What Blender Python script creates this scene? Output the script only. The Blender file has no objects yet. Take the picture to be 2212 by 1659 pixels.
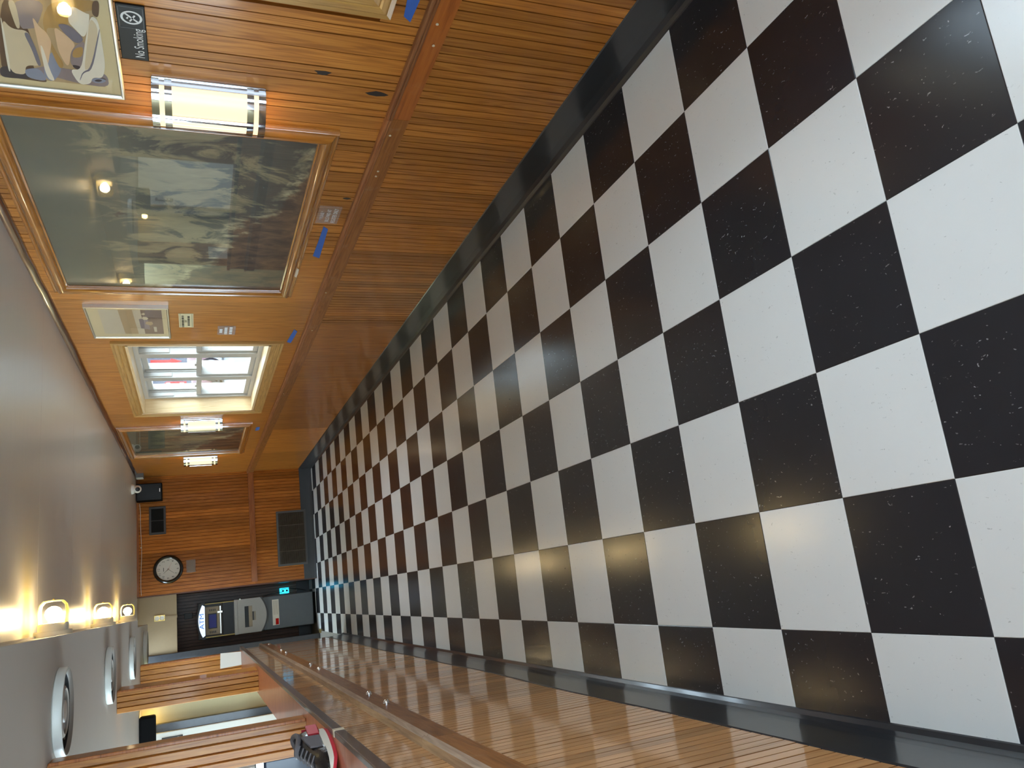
import bpy, bmesh, math, random
from mathutils import Vector, Matrix
random.seed(7)
scn = bpy.context.scene
C = scn.collection

# ------------------------------------------------------------------ camera
cd = bpy.data.cameras.new('camera'); cam = bpy.data.objects.new('camera', cd); C.objects.link(cam)
R0 = Vector((0.96631593, -0.25648928, -0.02113708))      # upright right
R1 = Vector((-0.11573932, -0.35974644, -0.92584389))     # upright down
R2 = Vector((0.22986504, 0.89710409, -0.37731461))       # forward
rot = Matrix((R1, R0, -R2)).transposed()
cam.matrix_world = Matrix.Translation((0.22934166, -1.14016587, 1.40899728)) @ rot.to_4x4()
cd.sensor_fit = 'HORIZONTAL'; cd.sensor_width = 36.0
cd.lens = 1697.11 / 2212 * 36.0
cd.clip_start = 0.02; cd.clip_end = 300
scn.camera = cam
# ------------------------------------------------------------------ world, exposure
SKY = 10.0
w = bpy.data.worlds.new('world'); scn.world = w; w.use_nodes = True
bg = w.node_tree.nodes['Background']
bg.inputs[0].default_value = (0.66, 0.85, 1.0, 1); bg.inputs[1].default_value = SKY
scn.view_settings.view_transform = 'Standard'; scn.view_settings.look = 'None'
scn.view_settings.exposure = 0.76; scn.view_settings.gamma = 1.0
scn.view_settings.use_curve_mapping = False
LAMP = 0.92        # strength of the wall sconce glass
BULB = 64.0       # strength of the jar lamp bulbs
def portal(loc, rot, sx, sy):
    l = bpy.data.lights.new('sky_portal', 'AREA'); l.shape = 'RECTANGLE'; l.size = sx; l.size_y = sy
    l.cycles.is_portal = True
    o = bpy.data.objects.new('sky_portal', l); C.objects.link(o); o.location = loc; o.rotation_euler = rot
H = math.pi / 2
portal((2.08, 4.88, 1.355), (0, H, 0), .86, 1.88)
portal((2.08, -.23, 1.355), (0, H, 0), .86, 1.86)
portal((.65, -3.12, 1.05), (-H, 0, 0), .8, 1.8)
portal((-1.6, -3.12, 1.1), (-H, 0, 0), 2.6, 1.55)
portal((-3.12, 4.75, 1.3), (0, -H, 0), .8, 4.5)

# ------------------------------------------------------------------ materials
MAT = {}
def new_mat(name):
    m = bpy.data.materials.new(name); m.use_nodes = True
    MAT[name] = m
    nt = m.node_tree
    return m, nt, nt.nodes['Principled BSDF'], nt.nodes, nt.links
def rgb(r, g, b):
    def f(c):
        c /= 255.0
        return c / 12.92 if c <= .04045 else ((c + .055) / 1.055) ** 2.4
    return (f(r), f(g), f(b), 1)
def plain(name, col, rough=.5, metal=0, coat=0, bump=0, bscale=60, var=0, spec=.5):
    m, nt, p, N, L = new_mat(name)
    p.inputs['Base Color'].default_value = col
    p.inputs['Roughness'].default_value = rough
    p.inputs['Metallic'].default_value = metal
    p.inputs['Coat Weight'].default_value = coat
    p.inputs['Coat Roughness'].default_value = .08
    p.inputs['Specular IOR Level'].default_value = spec
    tc = N.new('ShaderNodeTexCoord')
    nz = N.new('ShaderNodeTexNoise'); nz.inputs['Scale'].default_value = bscale; nz.inputs['Detail'].default_value = 3
    L.new(tc.outputs['Object'], nz.inputs['Vector'])
    if var:
        mx = N.new('ShaderNodeMix'); mx.data_type = 'RGBA'
        c = Vector(col[:3])
        mx.inputs[6].default_value = (*(c * (1 - var)), 1); mx.inputs[7].default_value = (*(c * (1 + var)), 1)
        L.new(nz.outputs['Fac'], mx.inputs[0]); L.new(mx.outputs[2], p.inputs['Base Color'])
    if bump:
        b = N.new('ShaderNodeBump'); b.inputs['Strength'].default_value = bump; b.inputs['Distance'].default_value = .003
        L.new(nz.outputs['Fac'], b.inputs['Height']); L.new(b.outputs['Normal'], p.inputs['Normal'])
    return m
def emis(name, col, strength, base=None):
    m, nt, p, N, L = new_mat(name)
    p.inputs['Base Color'].default_value = base or col
    p.inputs['Emission Color'].default_value = col
    p.inputs['Emission Strength'].default_value = strength
    p.inputs['Roughness'].default_value = .3
    return m
def glass(name, tint=(1, 1, 1, 1), rough=.02, ior=1.5, haze=0):
    m, nt, p, N, L = new_mat(name)
    N.remove(p)
    out = N['Material Output']
    tr = N.new('ShaderNodeBsdfTransparent'); tr.inputs[0].default_value = tint
    gl = N.new('ShaderNodeBsdfGlossy'); gl.inputs['Roughness'].default_value = rough
    lw = N.new('ShaderNodeLayerWeight'); lw.inputs['Blend'].default_value = .5
    pw = N.new('ShaderNodeMath'); pw.operation = 'POWER'; pw.inputs[1].default_value = 5; L.new(lw.outputs['Facing'], pw.inputs[0])
    fr = N.new('ShaderNodeMath'); fr.operation = 'MULTIPLY_ADD'; fr.inputs[1].default_value = .96 * .6; fr.inputs[2].default_value = .03; L.new(pw.outputs[0], fr.inputs[0])
    mx = N.new('ShaderNodeMixShader')
    L.new(fr.outputs[0], mx.inputs[0]); L.new(tr.outputs[0], mx.inputs[1]); L.new(gl.outputs[0], mx.inputs[2])
    last = mx
    if haze:
        df = N.new('ShaderNodeBsdfDiffuse'); df.inputs[0].default_value = tint
        m2 = N.new('ShaderNodeMixShader'); m2.inputs[0].default_value = haze
        L.new(mx.outputs[0], m2.inputs[1]); L.new(df.outputs[0], m2.inputs[2]); last = m2
    L.new(last.outputs[0], out.inputs['Surface'])
    return m
def wood(name, dark, mid, light, axis='Z', rough=.3, coat=.6, crough=.12, fine=1.0, var=.22, wear=0, spec=.4, cior=1.5, cath=.26):
    m, nt, p, N, L = new_mat(name)
    tc = N.new('ShaderNodeTexCoord'); oi = N.new('ShaderNodeObjectInfo')
    vm = N.new('ShaderNodeVectorMath'); vm.operation = 'SCALE'; vm.inputs[0].default_value = (17.3, 31.7, 53.1)
    L.new(oi.outputs['Random'], vm.inputs['Scale'])
    mp = N.new('ShaderNodeMapping')
    s = [1, 1, 1]; s['XYZ'.index(axis)] = .055
    mp.inputs['Scale'].default_value = s
    L.new(tc.outputs['Object'], mp.inputs['Vector'])
    ad = N.new('ShaderNodeVectorMath'); ad.operation = 'ADD'
    L.new(mp.outputs[0], ad.inputs[0]); L.new(vm.outputs[0], ad.inputs[1])
    n1 = N.new('ShaderNodeTexNoise'); n1.inputs['Scale'].default_value = 120 * fine; n1.inputs['Detail'].default_value = 7
    n1.inputs['Roughness'].default_value = .5; n1.inputs['Distortion'].default_value = .6
    n2 = N.new('ShaderNodeTexNoise'); n2.inputs['Scale'].default_value = 11; n2.inputs['Detail'].default_value = 3; n2.inputs['Distortion'].default_value = 1.5
    L.new(ad.outputs[0], n1.inputs['Vector']); L.new(ad.outputs[0], n2.inputs['Vector'])
    # contour bands of the coarse field read as cathedral grain
    mu = N.new('ShaderNodeMath'); mu.operation = 'MULTIPLY'; mu.inputs[1].default_value = 55
    L.new(n2.outputs['Fac'], mu.inputs[0])
    sn = N.new('ShaderNodeMath'); sn.operation = 'SINE'; L.new(mu.outputs[0], sn.inputs[0])
    mr = N.new('ShaderNodeMapRange'); mr.inputs[1].default_value = -1; mr.inputs[2].default_value = 1; mr.inputs[3].default_value = .2; mr.inputs[4].default_value = .8
    L.new(sn.outputs[0], mr.inputs[0])
    mxf = N.new('ShaderNodeMix'); mxf.inputs[0].default_value = cath
    L.new(n1.outputs['Fac'], mxf.inputs[2]); L.new(mr.outputs[0], mxf.inputs[3])
    cr = N.new('ShaderNodeValToRGB'); e = cr.color_ramp.elements
    e[0].position = .08; e[0].color = dark; e[1].position = .9; e[1].color = light
    k = cr.color_ramp.elements.new(.47); k.color = mid
    L.new(mxf.outputs[0], cr.inputs[0])
    hs = N.new('ShaderNodeHueSaturation')
    v = N.new('ShaderNodeMapRange'); v.inputs[3].default_value = 1 - var; v.inputs[4].default_value = 1 + var
    L.new(oi.outputs['Random'], v.inputs[0]); L.new(v.outputs[0], hs.inputs['Value'])
    L.new(cr.outputs[0], hs.inputs['Color'])
    last = hs.outputs[0]
    if wear:
        # pale scuffs with a shape of their own
        wn = N.new('ShaderNodeTexNoise'); wn.inputs['Scale'].default_value = 6; wn.inputs['Detail'].default_value = 8; wn.inputs['Roughness'].default_value = .75
        ge = N.new('ShaderNodeNewGeometry'); L.new(ge.outputs['Position'], wn.inputs['Vector'])
        wr = N.new('ShaderNodeValToRGB'); wr.color_ramp.elements[0].position = .56; wr.color_ramp.elements[1].position = .66
        wr.color_ramp.elements[1].color = (wear, wear, wear, 1)
        L.new(wn.outputs['Fac'], wr.inputs[0])
        wm = N.new('ShaderNodeMix'); wm.data_type = 'RGBA'; wm.inputs[7].default_value = (.42, .30, .21, 1)
        L.new(wr.outputs[0], wm.inputs[0]); L.new(last, wm.inputs[6]); last = wm.outputs[2]
    L.new(last, p.inputs['Base Color'])
    p.inputs['Roughness'].default_value = rough; p.inputs['Coat Weight'].default_value = coat
    p.inputs['Coat Roughness'].default_value = crough; p.inputs['Coat IOR'].default_value = cior; p.inputs['Specular IOR Level'].default_value = spec
    b = N.new('ShaderNodeBump'); b.inputs['Strength'].default_value = .12; b.inputs['Distance'].default_value = .002
    L.new(n1.outputs['Fac'], b.inputs['Height']); L.new(b.outputs['Normal'], p.inputs['Normal'])
    return m

wood('wall_wood', rgb(104, 56, 14), rgb(176, 110, 42), rgb(206, 142, 64), rough=.4, coat=.4, crough=.12, spec=.2, cath=.36)
wood('end_wood', rgb(100, 50, 12), rgb(176, 104, 38), rgb(204, 132, 56), rough=.5, coat=.1, crough=.16, spec=.08)
wood('counter_wood', rgb(140, 86, 46), rgb(204, 144, 86), rgb(224, 172, 116), rough=.42, coat=1.0, crough=.09, wear=.25, cior=1.5)
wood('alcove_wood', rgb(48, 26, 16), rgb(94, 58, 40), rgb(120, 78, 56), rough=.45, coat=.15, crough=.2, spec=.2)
wood('post_wood', rgb(100, 54, 14), rgb(178, 114, 46), rgb(206, 146, 68), rough=.45, coat=.2, spec=.25)
wood('rail_wood', rgb(70, 38, 12), rgb(138, 84, 36), rgb(166, 108, 52), axis='Y', rough=.45, coat=.2, wear=.2, spec=.25)
wood('rail_light', rgb(96, 44, 10), rgb(176, 96, 34), rgb(198, 118, 48), axis='Y', rough=.42, coat=.25, wear=.06, spec=.3)
wood('rail_end', rgb(84, 40, 12), rgb(160, 92, 40), rgb(186, 116, 56), axis='X', rough=.42, coat=.2, spec=.2)
wood('ridge_right', rgb(90, 48, 22), rgb(144, 88, 48), rgb(176, 124, 80), axis='Y', rough=.45, coat=.2)
wood('ridge_wood', rgb(100, 80, 62), rgb(150, 122, 98), rgb(180, 154, 128), axis='Y', rough=.45, coat=.2)
wood('oak_y', rgb(120, 84, 36), rgb(176, 130, 66), rgb(202, 160, 92), axis='Y', rough=.4, coat=.25, var=.08)
wood('oak_z', rgb(120, 84, 36), rgb(176, 130, 66), rgb(202, 160, 92), axis='Z', rough=.4, coat=.25, var=.08)
wood('pale_y', rgb(196, 158, 104), rgb(222, 190, 142), rgb(234, 208, 164), axis='Y', rough=.42, coat=.2, var=.05)
wood('pale_z', rgb(196, 158, 104), rgb(222, 190, 142), rgb(234, 208, 164), axis='Z', rough=.42, coat=.2, var=.05)
wood('frame_y', rgb(90, 46, 8), rgb(158, 98, 30), rgb(184, 124, 48), axis='Y', rough=.25, coat=.9, crough=.06, var=.06)
wood('frame_z', rgb(90, 46, 8), rgb(158, 98, 30), rgb(184, 124, 48), axis='Z', rough=.25, coat=.9, crough=.06, var=.06)
wood('cap_wood', rgb(124, 60, 36), rgb(186, 106, 68), rgb(206, 132, 90), axis='X', rough=.42, coat=.3, crough=.15, spec=.3)
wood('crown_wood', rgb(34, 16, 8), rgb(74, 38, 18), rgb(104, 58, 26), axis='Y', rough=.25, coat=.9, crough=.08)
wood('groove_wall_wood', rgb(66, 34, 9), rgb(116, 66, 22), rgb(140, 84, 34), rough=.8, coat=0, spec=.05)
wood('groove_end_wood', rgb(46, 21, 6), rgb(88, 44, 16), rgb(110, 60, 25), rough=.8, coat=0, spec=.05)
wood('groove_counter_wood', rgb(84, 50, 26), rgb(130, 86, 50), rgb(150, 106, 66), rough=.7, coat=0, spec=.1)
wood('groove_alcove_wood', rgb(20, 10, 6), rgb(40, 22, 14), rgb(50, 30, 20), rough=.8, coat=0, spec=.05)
plain('edge_dark', rgb(84, 62, 50), .45, coat=.3, bump=.2, bscale=90, var=.3)
plain('wall_back', rgb(120, 68, 32), .4)
plain('plaster', rgb(192, 182, 172), .55, var=.03, bscale=3)
plain('cream_panel', rgb(156, 134, 104), .6, bump=.1, bscale=40, var=.05)
plain('vinyl_base', rgb(38, 40, 44), .3, coat=.35, bump=.15, bscale=9, var=.15)
plain('vinyl_end', rgb(62, 66, 72), .45, var=.1, bscale=14)
plain('jamb_dark', rgb(48, 50, 56), .4, coat=.3, bump=.15, bscale=30, var=.25)
plain('chrome', (.48, .48, .50, 1), .07, metal=1)
plain('silver', (.62, .60, .55, 1), .28, metal=1)
plain('steel_nut', (.85, .85, .86, 1), .12, metal=1)
plain('black_plastic', rgb(12, 11, 11), .35, spec=.3)
plain('black_matte', rgb(8, 7, 7), .8, spec=.15)
plain('black_sign', rgb(7, 7, 8), .3, spec=.2)
plain('white_plastic', rgb(232, 230, 222), .4)
plain('lamp_white', rgb(228, 222, 204), .45)
plain('off_white', rgb(222, 216, 204), .6)
plain('mat_cream', rgb(206, 184, 138), .8, var=.03)
plain('paper_cream', rgb(206, 192, 150), .7)
plain('text_dark', rgb(58, 50, 36), .7)
plain('text_white', rgb(220, 218, 214), .6)
plain('blue_tape', rgb(52, 96, 176), .75, bump=.3, bscale=400, var=.08)
plain('vinyl_window', rgb(178, 172, 162), .35)
plain('grey_metal', rgb(92, 92, 92), .5, metal=.4)
plain('grille_dark', rgb(92, 82, 72), .5, metal=.2)
plain('vent_dark', rgb(58, 54, 54), .5)
plain('hole_black', rgb(5, 4, 4), .9)
plain('diffuser_white', rgb(214, 216, 210), .35)
plain('lip_grey', rgb(128, 120, 112), .5)
plain('diffuser_grey', rgb(168, 158, 148), .4)
plain('slate', rgb(92, 98, 104), .45, var=.08, bscale=20)
plain('atm_grey', rgb(150, 144, 138), .4, metal=.2, var=.04)
plain('atm_dark', rgb(46, 42, 40), .4)
plain('atm_tan', rgb(142, 128, 108), .45, metal=.2)
plain('atm_gold', rgb(150, 128, 70), .4, metal=.4)
plain('brass', rgb(190, 170, 110), .3, metal=.8)
plain('red_rubber', rgb(196, 50, 62), .45)
plain('white_foam', rgb(226, 216, 198), .6)
plain('shoe_black', rgb(20, 16, 18), .25, coat=.5, bump=.4, bscale=160)
plain('shoe_grey', rgb(96, 90, 92), .6)
plain('navy', rgb(30, 42, 66), .35, coat=.3, var=.1, bscale=8)
plain('plug_white', rgb(214, 196, 168), .6)
plain('knot', rgb(30, 18, 10), .6)
plain('clock_face', rgb(226, 218, 208), .5)
plain('clock_rim', rgb(16, 12, 10), .2, coat=.7)
plain('asphalt', rgb(60, 61, 64), .9, var=.1, bscale=2)
plain('sign_board', rgb(64, 64, 72), .9, spec=.1)
plain('sign_red', rgb(190, 30, 26), .9, spec=.05)
plain('car_paint', rgb(84, 50, 52), .4, coat=.3)
plain('tyre', rgb(22, 22, 26), .9, spec=.2)
plain('rim', rgb(110, 112, 118), .5)
plain('leaf', rgb(46, 62, 30), .8, var=.4, bscale=5)
plain('house_wall', rgb(226, 222, 218), .8, var=.05, bscale=4)
plain('kitchen_wall', rgb(204, 194, 150), .5, var=.03)
plain('fridge_white', rgb(222, 220, 208), .35)
plain('concrete', rgb(120, 116, 110), .8)
emis('lamp_glass', (1.0, .74, .40, 1), LAMP, (.22, .17, .10, 1))
emis('sconce_bulb', (1.0, .66, .28, 1), 26.0)
emis('bulb', (1.0, .79, .44, 1), BULB)
emis('kitchen_bulb', (1.0, .70, .25, 1), 25)
emis('atm_lit', (.70, .80, 1.0, 1), .5)
emis('atm_blue', (.005, .15, .75, 1), .5, (0, .02, .1, 1))
emis('atm_screen', (.03, .035, .14, 1), .35, (.02, .02, .04, 1))
MAT['atm_screen'].node_tree.nodes['Principled BSDF'].inputs['Roughness'].default_value = .7
MAT['atm_screen'].node_tree.nodes['Principled BSDF'].inputs['Specular IOR Level'].default_value = .1
emis('cyan_lit', (.02, .55, .95, 1), 1.6)
glass('pane')
glass('picture_glass', rough=.015)
glass('acrylic', tint=(.95, .93, .9, 1), rough=.05, haze=.10)
glass('guard_clear', tint=(1, .93, .62, 1), rough=.08, haze=.28)

def ceiling_mat():
    m, nt, p, N, L = new_mat('ceiling_paint')
    ge = N.new('ShaderNodeNewGeometry')
    mp = N.new('ShaderNodeMapping'); mp.inputs['Scale'].default_value = (2.0, 26, 1)
    L.new(ge.outputs['Position'], mp.inputs['Vector'])
    n = N.new('ShaderNodeTexNoise'); n.inputs['Scale'].default_value = 1.6; n.inputs['Detail'].default_value = 6
    L.new(mp.outputs[0], n.inputs['Vector'])
    mx = N.new('ShaderNodeMix'); mx.data_type = 'RGBA'
    mx.inputs[6].default_value = rgb(208, 203, 196); mx.inputs[7].default_value = rgb(222, 217, 210)
    L.new(n.outputs['Fac'], mx.inputs[0]); L.new(mx.outputs[2], p.inputs['Base Color'])
    mr = N.new('ShaderNodeMapRange'); mr.inputs[3].default_value = .24; mr.inputs[4].default_value = .40
    L.new(n.outputs['Fac'], mr.inputs[0]); L.new(mr.outputs[0], p.inputs['Roughness'])
    b = N.new('ShaderNodeBump'); b.inputs['Strength'].default_value = .16; b.inputs['Distance'].default_value = .004
    L.new(n.outputs['Fac'], b.inputs['Height']); L.new(b.outputs['Normal'], p.inputs['Normal'])
    p.inputs['Specular IOR Level'].default_value = .6
ceiling_mat()

def tile_mat(name, base, flecks, dens, dark2, rough):
    m, nt, p, N, L = new_mat(name)
    tc = N.new('ShaderNodeTexCoord'); oi = N.new('ShaderNodeObjectInfo')
    vm = N.new('ShaderNodeVectorMath'); vm.operation = 'SCALE'; vm.inputs[0].default_value = (37.3, 61.7, 13.1)
    L.new(oi.outputs['Random'], vm.inputs['Scale'])
    ad = N.new('ShaderNodeVectorMath'); ad.operation = 'ADD'
    L.new(tc.outputs['Object'], ad.inputs[0]); L.new(vm.outputs[0], ad.inputs[1])
    # chips: sparse stretched cells
    mp = N.new('ShaderNodeMapping'); mp.inputs['Scale'].default_value = (1, .38, 1)
    L.new(ad.outputs[0], mp.inputs['Vector'])
    wn = N.new('ShaderNodeTexNoise'); wn.inputs['Scale'].default_value = 55; wn.inputs['Detail'].default_value = 2
    L.new(ad.outputs[0], wn.inputs['Vector'])
    wa = N.new('ShaderNodeVectorMath'); wa.operation = 'SCALE'; wa.inputs['Scale'].default_value = .02
    L.new(wn.outputs['Color'], wa.inputs[0])
    wb = N.new('ShaderNodeVectorMath'); wb.operation = 'ADD'; L.new(mp.outputs[0], wb.inputs[0]); L.new(wa.outputs[0], wb.inputs[1])
    vo = N.new('ShaderNodeTexVoronoi'); vo.inputs['Scale'].default_value = 210; vo.inputs['Randomness'].default_value = 1
    L.new(wb.outputs[0], vo.inputs['Vector'])
    lt = N.new('ShaderNodeMath'); lt.operation = 'LESS_THAN'; lt.inputs[1].default_value = .26
    L.new(vo.outputs['Distance'], lt.inputs[0])
    sp = N.new('ShaderNodeSeparateColor'); L.new(vo.outputs['Color'], sp.inputs[0])
    gt = N.new('ShaderNodeMath'); gt.operation = 'GREATER_THAN'; gt.inputs[1].default_value = 1 - dens
    L.new(sp.outputs[0], gt.inputs[0])
    mm = N.new('ShaderNodeMath'); mm.operation = 'MULTIPLY'; L.new(lt.outputs[0], mm.inputs[0]); L.new(gt.outputs[0], mm.inputs[1])
    m3 = N.new('ShaderNodeMath'); m3.operation = 'MULTIPLY'; L.new(mm.outputs[0], m3.inputs[0]); L.new(sp.outputs[1], m3.inputs[1])
    n2 = N.new('ShaderNodeTexNoise'); n2.inputs['Scale'].default_value = 4; n2.inputs['Detail'].default_value = 4
    L.new(ad.outputs[0], n2.inputs['Vector'])
    mb_ = N.new('ShaderNodeMix'); mb_.data_type = 'RGBA'; mb_.inputs[6].default_value = base; mb_.inputs[7].default_value = dark2
    L.new(n2.outputs['Fac'], mb_.inputs[0])
    mx = N.new('ShaderNodeMix'); mx.data_type = 'RGBA'; mx.inputs[7].default_value = flecks
    L.new(m3.outputs[0], mx.inputs[0]); L.new(mb_.outputs[2], mx.inputs[6]); L.new(mx.outputs[2], p.inputs['Base Color'])
    n3 = N.new('ShaderNodeTexNoise'); n3.inputs['Scale'].default_value = 9; n3.inputs['Detail'].default_value = 3
    L.new(ad.outputs[0], n3.inputs['Vector'])
    mr = N.new('ShaderNodeMapRange'); mr.inputs[3].default_value = rough - .03; mr.inputs[4].default_value = rough + .03
    L.new(n3.outputs['Fac'], mr.inputs[0]); L.new(mr.outputs[0], p.inputs['Roughness'])
    n4 = N.new('ShaderNodeTexNoise'); n4.inputs['Scale'].default_value = 5; n4.inputs['Detail'].default_value = 1
    L.new(ad.outputs[0], n4.inputs['Vector'])
    b = N.new('ShaderNodeBump'); b.inputs['Strength'].default_value = .025; b.inputs['Distance'].default_value = .004
    L.new(n4.outputs['Fac'], b.inputs['Height']); L.new(b.outputs['Normal'], p.inputs['Normal'])
tile_mat('tile_black', rgb(34, 32, 36), rgb(150, 150, 152), .09, rgb(44, 43, 48), .2)
tile_mat('tile_white', rgb(228, 228, 226), rgb(196, 196, 194), .08, rgb(236, 236, 234), .2)

def painting_mat(name, y0, y1, z0, z1, seed):
    m, nt, p, N, L = new_mat(name)
    ge = N.new('ShaderNodeNewGeometry'); sp = N.new('ShaderNodeSeparateXYZ'); L.new(ge.outputs['Position'], sp.inputs[0])
    def mrange(src, a, b):
        r = N.new('ShaderNodeMapRange'); r.inputs[1].default_value = a; r.inputs[2].default_value = b
        L.new(src, r.inputs[0]); return r.outputs[0]
    def math_(op, a, b=None):
        n = N.new('ShaderNodeMath'); n.operation = op
        for i, v in enumerate((a, b)):
            if v is None: continue
            if isinstance(v, (int, float)): n.inputs[i].default_value = v
            else: L.new(v, n.inputs[i])
        return n.outputs[0]
    def noise(sc, det, scale=(1, 1, 1), off=0, dist=0):
        mp = N.new('ShaderNodeMapping'); mp.inputs['Scale'].default_value = scale; mp.inputs['Location'].default_value = (off, off * 1.7, off * .6)
        L.new(ge.outputs['Position'], mp.inputs['Vector'])
        n = N.new('ShaderNodeTexNoise'); n.inputs['Scale'].default_value = sc; n.inputs['Detail'].default_value = det
        n.inputs['Roughness'].default_value = .65; n.inputs['Distortion'].default_value = dist
        L.new(mp.outputs[0], n.inputs['Vector']); return n.outputs['Fac']
    def mix(f, a, b):
        x = N.new('ShaderNodeMix'); x.data_type = 'RGBA'; L.new(f, x.inputs[0])
        for i, v in ((6, a), (7, b)):
            if isinstance(v, tuple): x.inputs[i].default_value = v
            else: L.new(v, x.inputs[i])
        return x.outputs[2]
    u = mrange(sp.outputs['Y'], y0, y1); v = mrange(sp.outputs['Z'], z0, z1)
    big = noise(3.2, 6, off=seed); fine = noise(16, 6, (1, 1, .5), seed + 3, .6); cl = noise(5.5, 7, (1, 1.2, .7), seed + 7, 1.0)
    # sea body and sky
    sky = mrange(math_('ADD', v, math_('MULTIPLY', big, .12)), .60, .74)
    sea = mix(fine, rgb(20, 28, 28), rgb(68, 72, 62))
    skyc = mix(cl, rgb(70, 72, 58), rgb(98, 94, 72))
    c = mix(sky, sea, skyc)
    # foam: broken pale sheets of thrown water in the middle
    fm = math_('SUBTRACT', math_('ADD', cl, math_('MULTIPLY', math_('SUBTRACT', .5, math_('ABSOLUTE', math_('SUBTRACT', v, .45))), .35)), .0)
    foam = mrange(fm, .58, .66)
    foam = math_('MULTIPLY', foam, mrange(v, .86, .74))
    c = mix(math_('MULTIPLY', foam, .8), c, mix(fine, rgb(96, 90, 66), rgb(172, 158, 116)))
    # rocks climbing towards the far side
    edge = math_('SUBTRACT', math_('ADD', math_('MULTIPLY', u, .62), math_('MULTIPLY', math_('SUBTRACT', big, .5), .5)), math_('ADD', v, .10))
    rock = mrange(edge, -.01, .02)
    rc = mix(mrange(fine, .38, .66), rgb(34, 22, 15), rgb(108, 78, 50))
    c = mix(rock, c, rc)
    rim = math_('MULTIPLY', mrange(edge, -.09, -.02), mrange(edge, .03, -.01))
    c = mix(math_('MULTIPLY', math_('MULTIPLY', rim, mrange(fine, .45, .6)), .8), c, rgb(190, 178, 140))
    stack = math_('MULTIPLY', mrange(noise(4.3, 6, (1, 1.4, 1), seed + 12), .63, .66), math_('MULTIPLY', mrange(v, .45, .52), mrange(v, .78, .70)))
    c = mix(stack, c, rgb(70, 40, 30))
    L.new(c, p.inputs['Base Color'])
    p.inputs['Roughness'].default_value = .5
    b = N.new('ShaderNodeBump'); b.inputs['Strength'].default_value = .3; b.inputs['Distance'].default_value = .002
    L.new(fine, b.inputs['Height']); L.new(b.outputs['Normal'], p.inputs['Normal'])
painting_mat('seascape', 1.455, 2.96, .962, 1.962, 2.0)
painting_mat('seascape_far', 6.39, 7.73, .962, 1.962, 9.0)
for k, c in dict(pr_gold=(170, 130, 70), pr_tan=(176, 146, 104), pr_mauve=(140, 122, 118), pr_grey=(116, 108, 116), pr_brown=(96, 66, 38),
                 pr_cream=(206, 184, 148), pr_white=(222, 210, 188), pr_peach=(214, 176, 136), pr_dark=(60, 48, 50), pr_sepia=(132, 106, 86),
                 pr_sepialight=(196, 178, 148), pr_bluegrey=(136, 138, 152)).items():
    plain(k, rgb(*c), .8, var=.06, bscale=30)

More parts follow.
